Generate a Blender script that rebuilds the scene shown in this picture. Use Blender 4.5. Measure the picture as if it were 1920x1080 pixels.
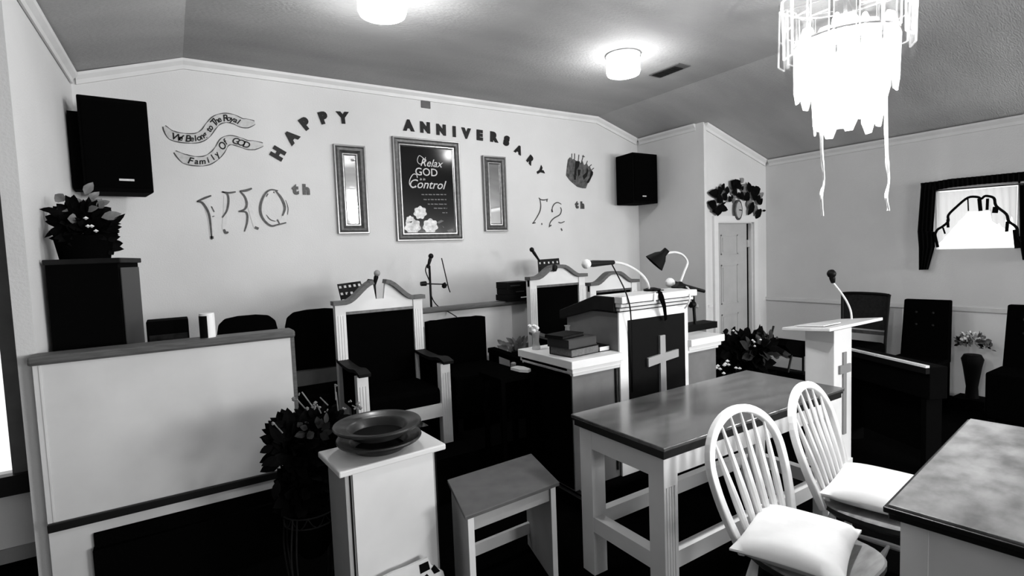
import bpy, math, random
from mathutils import Vector, Matrix
random.seed(7)
for o in list(bpy.data.objects): bpy.data.objects.remove(o)
scn = bpy.context.scene
COL = scn.collection
# ------------------------------------------------------------------ camera
CH = 1.62
RV = Vector((0.84058004, -0.54037489, -0.03768518))
UV = Vector((0.06746678, 0.03541171, 0.9970929))
FV = Vector((0.53746947, 0.84067889, -0.06622373))
FPX = 993.5
cd = bpy.data.cameras.new('camera'); cam = bpy.data.objects.new('camera', cd); COL.objects.link(cam)
cd.sensor_width = 36; cd.lens = FPX/1920*36; cd.clip_start = .05
M3 = Matrix((RV, UV, -FV)).transposed()
cam.matrix_world = Matrix.Translation((0, 0, CH)) @ M3.to_4x4()
scn.camera = cam
# ------------------------------------------------------------------ world, exposure
w = bpy.data.worlds.new('world'); scn.world = w; w.use_nodes = True
w.node_tree.nodes['Background'].inputs[0].default_value = (.8, .8, .8, 1)
w.node_tree.nodes['Background'].inputs[1].default_value = 0.35
scn.view_settings.view_transform = 'Standard'; scn.view_settings.look = 'None'
scn.view_settings.gamma = 1; scn.view_settings.exposure = 0.0
scn.view_settings.use_curve_mapping = False
# area lamps: rear and side a/b added out of view; c at curtained window
def daylight(name, loc, to, sx, sy, power):
    l = bpy.data.lights.new(name, 'AREA'); l.shape = 'RECTANGLE'; l.size = sx; l.size_y = sy; l.energy = power
    o = bpy.data.objects.new(name, l); COL.objects.link(o); o.location = loc
    o.rotation_euler = (Vector(to)-Vector(loc)).to_track_quat('-Z', 'Y').to_euler(); return o
daylight('added_rear_light_a', (2.0, -5.9, 1.7), (2.0, 0, 1.5), 1.6, 1.5, 110)
daylight('added_rear_light_b', (4.9, -5.9, 1.7), (4.3, 0, 1.5), 1.6, 1.5, 300)
daylight('added_side_light_a', (6.3, -1.6, 1.75), (0, 0.4, 1.4), 1.0, 1.0, 110)
daylight('added_side_light_b', (6.3, -4.2, 1.75), (0, -0.6, 1.4), 1.0, 1.0, 80)
daylight('daylight_side_window_c', (6.33, 1.86, 1.78), (0, 1.4, 1.0), .55, .5, 5)

def pdir(u, v): return FV + RV*((u-960)/FPX) + UV*((540-v)/FPX)
def onY(u, v, y): d = pdir(u, v); return Vector((0, 0, CH)) + d*(y/d.y)
def onX(u, v, x): d = pdir(u, v); return Vector((0, 0, CH)) + d*(x/d.x)
def onZ(u, v, z): d = pdir(u, v); return Vector((0, 0, CH)) + d*((z-CH)/d.z)

# ------------------------------------------------------------------ materials
def mat(name, v, rough=.6, spec=.3, metal=0, noise=0, nscale=8, bump=0, bscale=60, v2=None, stretch=None, coat=0, detail=4):
    m = bpy.data.materials.new(name); m.use_nodes = True; nt = m.node_tree; b = nt.nodes['Principled BSDF']
    b.inputs['Base Color'].default_value = (v, v, v, 1); b.inputs['Roughness'].default_value = rough
    b.inputs['Specular IOR Level'].default_value = spec; b.inputs['Metallic'].default_value = metal
    b.inputs['Coat Weight'].default_value = coat; b.inputs['Coat Roughness'].default_value = .15
    tc = nt.nodes.new('ShaderNodeTexCoord'); mp = nt.nodes.new('ShaderNodeMapping')
    nt.links.new(tc.outputs['Object'], mp.inputs[0])
    if stretch: mp.inputs['Scale'].default_value = stretch
    if noise or v2 is not None:
        n = nt.nodes.new('ShaderNodeTexNoise'); n.inputs['Scale'].default_value = nscale; n.inputs['Detail'].default_value = detail
        r = nt.nodes.new('ShaderNodeValToRGB'); nt.links.new(mp.outputs[0], n.inputs['Vector']); nt.links.new(n.outputs['Fac'], r.inputs[0])
        lo, hi = (v*(1-noise), v*(1+noise)) if v2 is None else (v, v2)
        r.color_ramp.elements[0].color = (lo, lo, lo, 1); r.color_ramp.elements[1].color = (hi, hi, hi, 1)
        r.color_ramp.elements[0].position = .32; r.color_ramp.elements[1].position = .68
        nt.links.new(r.outputs[0], b.inputs['Base Color'])
    if bump:
        n2 = nt.nodes.new('ShaderNodeTexNoise'); n2.inputs['Scale'].default_value = bscale; n2.inputs['Detail'].default_value = 3
        nt.links.new(mp.outputs[0], n2.inputs['Vector'])
        bp = nt.nodes.new('ShaderNodeBump'); bp.inputs['Strength'].default_value = bump; bp.inputs['Distance'].default_value = .01
        nt.links.new(n2.outputs['Fac'], bp.inputs['Height']); nt.links.new(bp.outputs[0], b.inputs['Normal'])
    return m
def emis(name, v, strength):
    m = bpy.data.materials.new(name); m.use_nodes = True; nt = m.node_tree; nt.nodes.clear()
    e = nt.nodes.new('ShaderNodeEmission'); e.inputs[0].default_value = (v, v, v, 1); e.inputs[1].default_value = strength
    o = nt.nodes.new('ShaderNodeOutputMaterial'); nt.links.new(e.outputs[0], o.inputs[0]); return m
def sheer(name, v, fac, trans=.5):
    m = bpy.data.materials.new(name); m.use_nodes = True; nt = m.node_tree; nt.nodes.clear()
    d = nt.nodes.new('ShaderNodeBsdfDiffuse'); d.inputs[0].default_value = (v, v, v, 1)
    t = nt.nodes.new('ShaderNodeBsdfTranslucent'); t.inputs[0].default_value = (v, v, v, 1)
    tr = nt.nodes.new('ShaderNodeBsdfTransparent'); a = nt.nodes.new('ShaderNodeMixShader'); b = nt.nodes.new('ShaderNodeMixShader')
    a.inputs[0].default_value = trans; b.inputs[0].default_value = fac
    nt.links.new(d.outputs[0], a.inputs[1]); nt.links.new(t.outputs[0], a.inputs[2])
    nt.links.new(a.outputs[0], b.inputs[1]); nt.links.new(tr.outputs[0], b.inputs[2])
    o = nt.nodes.new('ShaderNodeOutputMaterial'); nt.links.new(b.outputs[0], o.inputs[0]); return m
def crystal(name, clear=.28):
    m = bpy.data.materials.new(name); m.use_nodes = True; nt = m.node_tree; nt.nodes.clear()
    t = nt.nodes.new('ShaderNodeBsdfTranslucent'); t.inputs[0].default_value = (.9, .9, .9, 1)
    g = nt.nodes.new('ShaderNodeBsdfGlossy'); g.inputs[0].default_value = (.9, .9, .9, 1); g.inputs['Roughness'].default_value = .15
    tr = nt.nodes.new('ShaderNodeBsdfTransparent'); a = nt.nodes.new('ShaderNodeMixShader'); b = nt.nodes.new('ShaderNodeMixShader')
    a.inputs[0].default_value = .35; b.inputs[0].default_value = clear
    nt.links.new(t.outputs[0], a.inputs[1]); nt.links.new(g.outputs[0], a.inputs[2])
    nt.links.new(a.outputs[0], b.inputs[1]); nt.links.new(tr.outputs[0], b.inputs[2])
    o = nt.nodes.new('ShaderNodeOutputMaterial'); nt.links.new(b.outputs[0], o.inputs[0]); return m
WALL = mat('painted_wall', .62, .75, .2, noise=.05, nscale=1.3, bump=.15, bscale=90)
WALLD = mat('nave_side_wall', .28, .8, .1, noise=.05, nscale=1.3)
CEIL = mat('stippled_ceiling', .40, .9, .1, noise=.16, nscale=1.1, bump=.5, bscale=70, stretch=(.5, 1.5, 1))
TRIM = mat('white_trim_paint', .66, .45, .3, noise=.03)
WHITE = mat('white_furniture_paint', .74, .42, .35, noise=.04, nscale=5)
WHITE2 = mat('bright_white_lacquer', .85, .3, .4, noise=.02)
PANEL = mat('cream_panel', .62, .6, .2, noise=.07, nscale=3)
CARPET = mat('dark_carpet', .002, 1, .0, noise=.4, nscale=200)
CAP = mat('stained_wood_cap', .085, .5, .3, noise=.25, nscale=12, stretch=(1, 14, 14))
DWOOD = mat('dark_walnut', .007, .6, .12, noise=.3, nscale=10)
TABLEW = mat('table_top_wood', .06, .26, .5, noise=.4, nscale=4, stretch=(1, 5, 1), coat=.6, detail=6)
NEARW = mat('near_table_wood', .08, .42, .35, v2=.24, nscale=7, stretch=(1, 1.6, 1), coat=.0, detail=7)
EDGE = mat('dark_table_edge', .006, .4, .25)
BLACK = mat('black_cloth', .0018, 1, .0)
BLACK2 = mat('black_satin', .003, .6, .06)
BLACKM = mat('black_metal', .003, .5, .15)
PLAST = mat('black_plastic_cabinet', .0018, .9, .02)
GREYF = mat('charcoal_fabric', .014, .9, .1, noise=.3, nscale=40)
SATIN = mat('satin_chrome', .78, .3, .5, metal=.25)
CHROME = mat('chrome', .75, .18, .5, metal=1)
SILVER = mat('silver_leaf', .34, .3, .5, metal=.9, noise=.2, nscale=30)
FRAMEM = mat('pewter_frame', .07, .4, .4, metal=.3, noise=.35, nscale=30)
OUTB = mat('dull_silver_edge', .22, .35, .5, metal=.8)
MIRROR = mat('mirror_glass', .82, .03, .5, metal=1)
PRINT = mat('black_print', .002, .12, .25)
PRINTW = mat('white_print_ink', .5, .5)
PRINTG = mat('grey_print_ink', .12, .5)
ROSE = mat('printed_rose', .62, .6, noise=.35, nscale=30)
FOIL = mat('dark_foil', .005, .5, .2, noise=.5, nscale=60)
STROKE = mat('grey_foil_edge', .045, .45, .4, noise=.5, nscale=60)
FOILB = mat('pale_foil', .58, .4, .4, noise=.06, nscale=30)
RIB = mat('ribbon_paper', .50, .6, .2, noise=.12, nscale=30)
CROWN = mat('crown_paper', .075, .55, .3, noise=.6, nscale=22)
LEAFD = mat('dark_leaf', .0025, .8, .03, noise=.6, nscale=8)
LEAFM = mat('mid_leaf', .022, .6, .2, noise=.5, nscale=14)
LEAFG = mat('grey_leaf', .16, .6, .2, noise=.4, nscale=14)
PETAL = mat('white_petal', .8, .6, .2)
LINEN = mat('white_satin_cushion', .9, .45, .3, noise=.03, bump=.25, bscale=9)
SEATW = mat('seat_wood', .24, .4, .35, noise=.25, nscale=8, stretch=(1, 5, 1))
SEATD = mat('seat_shaded_edge', .02, .45, .3)  # edge of the wood seat, its shade put into a darker colour
STOOLW = mat('stool_board', .10, .5, .3, noise=.12, nscale=12)
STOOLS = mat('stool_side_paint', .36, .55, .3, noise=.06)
PODW = mat('podium_side_stain', .15, .45, .3, noise=.14, nscale=7)
FOAM = mat('white_foam', .8, .9, .1, bump=.3, bscale=200)
FOAMG = mat('grey_mesh_grille', .25, .5, .4)
BOOKG = mat('book_cover_grey', .03, .5, .3)
BOOKP = mat('book_page_edges', .13, .8, .1, noise=.2, nscale=90)
CROSSM = mat('cross_wood', .30, .5, .3)
CROSSD = mat('lectern_cross_grey', .22, .5, .3)
PLATE = mat('walnut_plate', .018, .35, .4, noise=.3, nscale=14, coat=.15)
PLATED = mat('plate_felt', .003, .9, .1)
DOORM = mat('door_paint', .40, .5, .3, noise=.04)
SKYP = emis('bright_daylight_pane', 1, 1.2)
LAMPG = emis('lit_opal_glass', 1, 24)
BULB = emis('lit_bulb', 1, 30)
CRYS = crystal('frosted_crystal', .6); CRYS2 = crystal('clear_crystal', .98)
SHEER = sheer('sheer_curtain', .8, .30, .75)
CURT = mat('black_curtain', .004, .95, .02)
CLEAR = sheer('clear_plastic', .55, .45, .4)
BRASS = mat('white_metal_trim', .5, .4, .4)

# ------------------------------------------------------------------ mesh builder
class MB:
    def __init__(s): s.v = []; s.f = []; s.smooth = False
    def add(s, vs, fs):
        n = len(s.v); s.v += [Vector(p) for p in vs]; s.f += [tuple(i+n for i in f) for f in fs]; return s
    def box(s, a, b, rz=0, piv=None):
        x0, y0, z0 = a; x1, y1, z1 = b
        vs = [Vector(p) for p in ((x0,y0,z0),(x1,y0,z0),(x1,y1,z0),(x0,y1,z0),(x0,y0,z1),(x1,y0,z1),(x1,y1,z1),(x0,y1,z1))]
        if rz:
            p = Vector(piv) if piv else Vector(((x0+x1)/2, (y0+y1)/2, 0)); R = Matrix.Rotation(rz, 3, 'Z'); vs = [R@(q-p)+p for q in vs]
        return s.add(vs, [(0,3,2,1),(4,5,6,7),(0,1,5,4),(1,2,6,5),(2,3,7,6),(3,0,4,7)])
    def bar(s, p, q, w, h=None, up=(0,0,1)):
        p = Vector(p); q = Vector(q); d = (q-p).normalized(); h = h or w; up = Vector(up)
        if abs(d.dot(up)) > .98: up = Vector((0, 1, 0))
        a = d.cross(up).normalized()*(w/2); b = a.cross(d).normalized()*(h/2)
        vs = [p-a-b, p+a-b, p+a+b, p-a+b, q-a-b, q+a-b, q+a+b, q-a+b]
        return s.add(vs, [(3,2,1,0),(4,5,6,7),(0,1,5,4),(1,2,6,5),(2,3,7,6),(3,0,4,7)])
    def tube(s, pts, r, seg=10, closed=False):
        pts = [Vector(p) for p in pts]; n = len(pts); rr = r if isinstance(r, (list, tuple)) else [r]*n
        vs = []; prev = None
        for i, p in enumerate(pts):
            if closed: d = pts[(i+1) % n]-pts[i-1]
            else: d = pts[min(i+1, n-1)]-pts[max(i-1, 0)]
            d = d.normalized() if d.length > 1e-9 else Vector((0, 0, 1))
            if prev is None: prev = d.orthogonal().normalized()
            a = (prev-d*prev.dot(d)); a = a.normalized() if a.length > 1e-6 else d.orthogonal().normalized(); prev = a; b = d.cross(a)
            for k in range(seg):
                t = 2*math.pi*k/seg; vs.append(p+(a*math.cos(t)+b*math.sin(t))*rr[i])
        fs = []
        for i in range(n if closed else n-1):
            j = (i+1) % n
            for k in range(seg):
                l = (k+1) % seg; fs.append((i*seg+k, i*seg+l, j*seg+l, j*seg+k))
        if not closed: fs.append(tuple(range(seg-1, -1, -1))); fs.append(tuple((n-1)*seg+k for k in range(seg)))
        s.smooth = True
        return s.add(vs, fs)
    def lathe(s, c, prof, seg=32, ax=None, sy=1.0):
        c = Vector(c); R = Vector((0, 0, 1)).rotation_difference(Vector(ax).normalized()).to_matrix() if ax is not None else Matrix.Identity(3)
        vs = []
        for r, z in prof:
            for k in range(seg):
                t = 2*math.pi*k/seg; vs.append(c+R@Vector((r*math.cos(t), sy*r*math.sin(t), z)))
        fs = []
        for i in range(len(prof)-1):
            for k in range(seg):
                l = (k+1) % seg; fs.append((i*seg+k, i*seg+l, (i+1)*seg+l, (i+1)*seg+k))
        if prof[0][0] > 1e-5: fs.append(tuple(range(seg-1, -1, -1)))
        if prof[-1][0] > 1e-5: fs.append(tuple((len(prof)-1)*seg+k for k in range(seg)))
        s.smooth = True
        return s.add(vs, fs)
    def prism(s, poly, off):
        """closed 3-D polygon given thickness vector off"""
        off = Vector(off); n = len(poly); a = [Vector(p) for p in poly]; b = [p+off for p in a]
        fs = [tuple(range(n-1, -1, -1)), tuple(range(n, 2*n))]+[(i, (i+1) % n, n+(i+1) % n, n+i) for i in range(n)]
        return s.add(a+b, fs)
    def strip(s, pts, wd, nrm, th):
        """flat ribbon of width wd following pts on a plane with normal nrm"""
        pts = [Vector(p) for p in pts]; nrm = Vector(nrm).normalized(); n = len(pts); L = []; Rr = []
        ww = wd if isinstance(wd, (list, tuple)) else [wd]*n
        for i, p in enumerate(pts):
            d = (pts[min(i+1, n-1)]-pts[max(i-1, 0)]).normalized(); sd = d.cross(nrm)*(ww[i]/2); L.append(p+sd); Rr.append(p-sd)
        for i in range(n-1): s.prism([L[i], L[i+1], Rr[i+1], Rr[i]], nrm*th)
        return s
    def build(s, name, m, parent=None, label=None, smooth=None, bevel=0, sub=0):
        me = bpy.data.meshes.new(name); off = Vector()
        if parent is not None and not parent.get('_local'):
            p = parent
            while p is not None: off += p.location; p = p.parent
        me.from_pydata([tuple(v-off) for v in s.v], [], s.f); me.materials.append(m)
        sm = s.smooth if smooth is None else smooth
        if sm:
            for p in me.polygons: p.use_smooth = True
            try: me.set_sharp_from_angle(angle=math.radians(40))
            except Exception: pass
        o = bpy.data.objects.new(name, me); COL.objects.link(o)
        if parent is not None: o.parent = parent
        if parent is not None and parent.get('_local'): o['_local'] = 1
        if label: o['label'] = label
        if bevel:
            b = o.modifiers.new('bevel', 'BEVEL'); b.width = bevel; b.segments = 2; b.limit_method = 'ANGLE'
        if sub:
            b = o.modifiers.new('sub', 'SUBSURF'); b.levels = sub; b.render_levels = sub
            for p in me.polygons: p.use_smooth = True
        return o
def tag(o, label, cat, group=None, kind=None):
    if label: o['label'] = label
    if cat: o['category'] = cat
    if group: o['group'] = group
    if kind: o['kind'] = kind
    return o
def thing(name, label, cat, loc, group=None, rz=0, local=False):
    o = bpy.data.objects.new(name, None); COL.objects.link(o); o.location = loc; o.rotation_euler = (0, 0, rz); o.empty_display_size = .1
    if local: o['_local'] = 1
    return tag(o, label, cat, group)
def struct(name, mb, m, **k):
    o = mb.build(name, m, **k); o['kind'] = 'structure'; return o
def copy_tree(o, parent=None):
    c = o.copy(); COL.objects.link(c); c.parent = parent
    for ch in list(o.children): copy_tree(ch, c)
    return c
def spline(pts, n=6):
    """Catmull-Rom through pts"""
    P = [Vector(p) for p in pts]; out = []
    for i in range(len(P)-1):
        a = P[max(i-1, 0)]; b = P[i]; c = P[i+1]; d = P[min(i+2, len(P)-1)]
        for k in range(n):
            t = k/n; out.append(.5*((2*b)+(c-a)*t+(2*a-5*b+4*c-d)*t*t+(-a+3*b-3*c+d)*t**3))
    out.append(P[-1]); return out
def text_geo(txt, cap, bold=0, shear=0, ext=.003):
    cu = bpy.data.curves.new('t', 'FONT'); cu.body = txt; cu.size = cap/.70; cu.align_x = 'CENTER'; cu.offset = bold; cu.shear = shear; cu.extrude = ext
    cu.resolution_u = 3
    o = bpy.data.objects.new('t', cu); me = o.to_mesh()
    vs = [Vector((v.co.x, v.co.y-cap/2, v.co.z)) for v in me.vertices]; fs = [tuple(p.vertices) for p in me.polygons]
    o.to_mesh_clear(); bpy.data.objects.remove(o); bpy.data.curves.remove(cu); return vs, fs
def put_text(mb, txt, c, cap, rot=0, right=(1,0,0), up=(0,0,1), out=(0,-1,0), **k):
    vs, fs = text_geo(txt, cap, **k); c = Vector(c); r = Vector(right); u = Vector(up); n = Vector(out)
    ca, sa = math.cos(rot), math.sin(rot)
    mb.add([c+r*(v.x*ca-v.y*sa)+u*(v.x*sa+v.y*ca)+n*v.z for v in vs], fs); return mb

# ================================================================== ROOM SHELL
D = 4.978; XL = -.519; XLF = -.555; XR = 5.198; X1 = .1835; X2 = 4.494; ZF = 3.239; ZE = 3.024
DW = 3.96; XN = 6.412; ZN = 2.663; XW = -1.735; YP = 3.25; YB = -6.0; PZV = .30
struct('floor', MB().box((XW-.1, YB-.1, -.1), (XN+.1, D+.15, 0)), CARPET)
ck = [(XW, ZN-.0), (XLF, ZE-.01), (X1, ZF), (X2, ZF), (XR, ZE), (XN+.001, ZN)]
mb = MB()
for (a, za), (b, zb) in zip(ck, ck[1:]):
    mb.prism([(a, YB, za), (b, YB, zb), (b, YB, zb+.08), (a, YB, za+.08)], (0, D+.1-YB, 0))
struct('ceiling', mb, CEIL)
struct('wall_back', MB().prism([(XL-.1, D, 0), (XR+.1, D, 0), (XR+.1, D, ZE-.02), (X2, D, ZF+.01), (X1, D, ZF+.01), (XL-.1, D, ZE-.02)], (0, .1, 0)), WALL)
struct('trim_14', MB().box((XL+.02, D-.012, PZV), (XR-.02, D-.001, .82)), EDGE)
struct('wall_alcove_left', MB().prism([(XL, D, 0), (XLF, YP, 0), (XLF-.068, YP, 0), (XL-.16, D, 0)], (0, 0, ZE-.005)), WALL)
struct('wall_alcove_right', MB().box((XR, DW+.1, 0), (XR+.1, D, ZE-.03)), WALL)
dx0, dx1, dt = 5.407, 6.114, 1.885
mb = MB(); mb.prism([(XR, DW, 0), (dx0, DW, 0), (dx0, DW, ZE-.06), (XR, DW, ZE)], (0, .1, 0))
mb.prism([(dx0, DW, dt), (dx1, DW, dt), (dx1, DW, ZN+.09), (dx0, DW, ZE-.062)], (0, .1, 0))
mb.prism([(dx1, DW, 0), (XN, DW, 0), (XN, DW, ZN), (dx1, DW, ZN+.09)], (0, .1, 0))
struct('wall_right_wing', mb, WALL)
# right nave wall with the curtained window opening
wy1, wy0, wz0, wz1 = 2.19, 1.555, 1.482, 2.09
mb = MB(); W2 = XN+.12
mb.box((XN, YB, 0), (W2, wy0, ZN)); mb.box((XN, wy1, 0), (W2, DW+.1, ZN)); mb.box((XN, wy0, 0), (W2, wy1, wz0)); mb.box((XN, wy0, wz1), (W2, wy1, ZN))
struct('wall_right', mb, WALL)
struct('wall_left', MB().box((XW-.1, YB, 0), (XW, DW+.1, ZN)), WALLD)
struct('wall_rear', MB().prism([(XW-.1, YB, 0), (XN+.1, YB, 0), (XN+.1, YB, ZN), (XR, YB, ZE), (X2, YB, ZF), (X1, YB, ZF), (XLF, YB, ZE), (XW-.1, YB, ZN)], (0, -.1, 0)), WALL)
# left wing wall with tall window
lwz0, lwz1, lwx0, lwx1 = .50, 2.15, -1.55, -.80
mb = MB(); mb.box((XW, DW, 0), (lwx0, DW+.1, ZN)); mb.box((lwx1, DW, 0), (XLF-.02, DW+.1, ZE-.06)); mb.box((lwx0, DW, 0), (lwx1, DW+.1, lwz0)); mb.box((lwx0, DW, lwz1), (lwx1, DW+.1, ZN+.05))
struct('wall_left_wing', mb, WALL)
wn = struct('window_1', MB().box((lwx0, DW+.06, lwz0), (lwx1, DW+.07, lwz1)), SKYP); tag(wn, 'bright tall window pane at the left edge behind the alcove wall end', 'window')
mb = MB(); mb.box((lwx1-.02, DW-.02, lwz0), (lwx1+.055, DW, lwz1+.06)); mb.box((lwx0-.05, DW-.02, lwz0), (lwx0+.02, DW, lwz1+.06)); mb.box((lwx0, DW-.02, lwz1), (lwx1, DW, lwz1+.06))
mb.build('window_frame', STOOLW, wn)
MB().box((lwx0-.06, DW-.06, lwz0-.11), (lwx1+.07, DW, lwz0)).build('window_sill', EDGE, wn)
# cornices
def cornice(name, p, q, n):
    p = Vector(p); q = Vector(q); n = Vector(n).normalized(); mb = MB(); dz = Vector((0, 0, 1))
    pr = [(0, -.075), (.012, -.075), (.016, -.045), (.04, -.02), (.045, 0), (0, 0)]
    mb.prism([p+n*a+dz*b for a, b in pr], q-p); return struct(name, mb, TRIM)
e = .002
cornice('trim_1', (XL+.03, D-e, ZE+.002), (X1, D-e, ZF-e), (0, -1, 0)); cornice('trim_2', (X1, D-e, ZF-e), (X2, D-e, ZF-e), (0, -1, 0)); cornice('trim_3', (X2, D-e, ZF-e), (XR-.03, D-e, ZE+.005), (0, -1, 0))
cornice('trim_4', (XLF+.003, YP, ZE-.006), (XL+.003, D-.05, ZE-.006), (1, -.03, 0)); cornice('trim_5', (XR-e, D-.05, ZE-e), (XR-e, DW+.1, ZE-e), (-1, 0, 0))
cornice('trim_6', (XR+.02, DW-e, ZE-.012), (XN-.03, DW-e, ZN+.004), (0, -1, 0)); cornice('trim_7', (XN-e, DW-.05, ZN-e), (XN-e, YB+.1, ZN-e), (-1, 0, 0))
# corner bead on the alcove opening, wall-end strip
struct('trim_8', MB().box((XR-.012, DW-.012, 0), (XR+.03, DW, ZE-.03)), TRIM)
# chair rails
struct('trim_9', MB().box((XN-.022, YB, .895), (XN, DW, .935)), TRIM)
mb = MB(); mb.box((XR-.02, DW+.1, .90), (XR, D, .93)); struct('trim_10', mb, TRIM)
mb = MB(); mb.box((XR+.03, DW-.018, .90), (dx0-.1, DW, .93)); struct('trim_11', mb, TRIM)
struct('painted_wall_glow', MB().box((XN-.006, 1.25, .046), (XN, 2.45, .895)), WHITE2)  # whiter sheet standing in for a brightly lit patch of wall
struct('baseboard_right', MB().box((XN-.015, YB, 0), (XN, DW, .045)), EDGE)
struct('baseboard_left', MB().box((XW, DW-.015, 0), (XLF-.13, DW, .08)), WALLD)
# door
dr = thing('door_1', 'white panelled door standing under the flower swag, right of the alcove', 'door', ((dx0+dx1)/2, DW, 0)); dr['kind'] = 'structure'
mb = MB(); xa, xb, yy = dx0+.012, dx1-.048, DW+.045
mb.box((xa, yy, .01), (xb, yy+.035, dt-.012))
pw = xb-xa-.32
for (z0, z1) in ((.15, .78), (.90, 1.38), (1.50, 1.74)):
    for k in range(1):
        a = xa+.13; 
        for (u0, u1, v0, v1) in ((a, a+pw, z0, z0+.015), (a, a+pw, z1-.015, z1), (a, a+.015, z0, z1), (a+pw-.015, a+pw, z0, z1)): mb.box((u0, yy-.006, v0), (u1, yy, v1))
        mb.box((a+.035, yy-.005, z0+.035), (a+pw-.035, yy, z1-.035))
mb.build('door_leaf', DOORM, dr)
mb = MB(); mb.box((dx0-.075, DW-.03, 0), (dx0, DW, dt+.075)); mb.box((dx1, DW-.03, 0), (dx1+.075, DW, dt+.075)); mb.box((dx0, DW-.03, dt), (dx1, DW, dt+.075))
mb.box((dx0, DW, 0), (dx0+.01, DW+.1, dt)); mb.box((dx1-.01, DW, 0), (dx1, DW+.1, dt)); mb.box((dx0, DW, dt-.01), (dx1, DW+.1, dt))
mb.build('door_casing', TRIM, dr)
MB().box((dx1-.0475, DW+.050, .01), (dx1-.0102, DW+.055, dt-.0105)).build('door_gap_shadow_board', BLACK, dr)
mb = MB()
for z in (.3, 1.58): mb.box((dx1-.047, DW+.03, z), (dx1-.011, DW+.047, z+.09))
mb.build('hinge', DOORM, dr)
# stage platform with its carpet
PZ = .30
so = onY(180, 995, 3.2)
mb = MB(); mb.box((-.40, 3.1, 0), (XR-.002, D-.002, PZ))
struct('floor_stage_platform', mb, CARPET)
struct('baseboard_stage', MB().box((-.395, 3.128, PZ), (.55, 3.1485, .368)), CARPET)
mb = MB(); mb.box((2.03, 2.36, 0), (3.75, 3.09, .15)); struct('floor_podium_step', mb, CARPET)
mb = MB(); mb.box((2.012, 2.352, .128), (2.03, 3.09, .155)); mb.box((2.012, 2.352, .095), (2.026, 3.09, .105)); struct('trim_12', mb, CAP)
# small wall plate
tag(MB().box((onY(789,190,D).x, D-.012, onY(789,202,D).z), (onY(806,190,D).x, D, onY(797,190,D).z)).build('wall_plate', STOOLW, bevel=.003), 'small grey plate high on the back wall under the cornice', 'wall plate')

# ================================================================== HALF WALLS
def halfwall(name, label, x0, x1, y0, y1, z0, ztop, capz, lowz, capx0, post):
    t = thing(name, label, 'partition', ((x0+x1)/2, (y0+y1)/2, z0), 'white panelled half walls'); 
    MB().box((x0, y0, z0), (x1, y1, ztop)).build('panel', PANEL, t)
    MB().box((capx0, y0-.025, ztop), (x1+.02, y1+.025, ztop+capz)).build('cap_rail', CAP, t, bevel=.012)
    if lowz: MB().box((x0-.0, y0-.022, lowz-.04), (x1, y0, lowz)).build('lower_rail', EDGE, t, bevel=.004)
    if post: MB().box((x1-.002, y0-.004, z0), (x1+.016, y1+.002, ztop)).build('end_strip', CAP, t)
    return t
pc = onY(538, 617, YP-.02)
hw = halfwall('choir_half_wall', 'long white half wall with grey wood cap in front of the organ', -.556, .535, YP-.1, YP-.003, PZ, 1.195, .042, .462, -.572, True)
mbk = MB(); mbk.box((-.556, YP-.1, 0), (-.401, YP-.004, PZ)); mbk.build('lower_panel', PANEL, hw)
MB().box((-.535, YP-.104, .463), (-.527, YP-.1, 1.195)).build('panel_bead', TRIM, hw)
hw2 = halfwall('choir_half_wall', 'short white half wall behind the armchairs carrying the binders', 1.72, 2.84, 4.16, 4.25, PZ, 1.135, .04, 0, 1.72, True)

# ================================================================== WALL DECORATIONS
YD = D-.001
OUT = Vector((0, -1, 0))
def letter(ch, u, v, rot, cap, which, m=FOIL):
    c = onY(u, v, YD); mb = MB(); put_text(mb, ch, c+OUT*.006, cap, math.radians(rot), bold=.013*cap/.115, ext=.005)
    o = mb.build('foil_letter', m, smooth=False); return tag(o, which, 'letter', 'HAPPY ANNIVERSARY letters on the back wall')
HP = [('H', 520.7, 287.7, 60), ('A', 545.7, 256.7, 48), ('P', 571.7, 231.7, 38), ('P', 605.7, 220.7, 18), ('Y', 642.7, 220.7, 3)]
AN = [('A', 765.7, 235, 0), ('N', 796.7, 239, -1), ('N', 826.7, 243.3, -1), ('I', 851.3, 246.7, -1), ('V', 873.7, 250, -2), ('E', 898.7, 253.3, -2), ('R', 925, 256.7, -3), ('S', 949.3, 264, -12), ('A', 971.7, 280.7, -24), ('R', 993.7, 299.3, -42), ('Y', 1012.3, 320.7, -62)]
hl = ['steeply tilted letter H at the start of HAPPY', 'tilted letter A, second letter of HAPPY', 'tilted letter P between the A and the other P of HAPPY', 'nearly upright letter P just before the Y of HAPPY', 'upright letter Y at the end of HAPPY']
al = ['upright letter A at the start of ANNIVERSARY', 'letter N next to the first A of ANNIVERSARY', 'letter N just before the I of ANNIVERSARY', 'letter I in ANNIVERSARY above the poster corner', 'letter V in ANNIVERSARY', 'letter E in ANNIVERSARY', 'upright letter R between E and S of ANNIVERSARY', 'letter S in ANNIVERSARY', 'tilted letter A between S and R of ANNIVERSARY', 'steeply tilted letter R next to last in ANNIVERSARY', 'small sideways letter Y at the end of ANNIVERSARY']
for (c, u, v, r), l in zip(HP, hl): letter(c, u, v, r, .090, 'dark foil '+l)
for i, ((c, u, v, r), l) in enumerate(zip(AN, al)): letter(c, u, v, r, .092 if i < 8 else .078, 'dark foil '+l)
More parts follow.
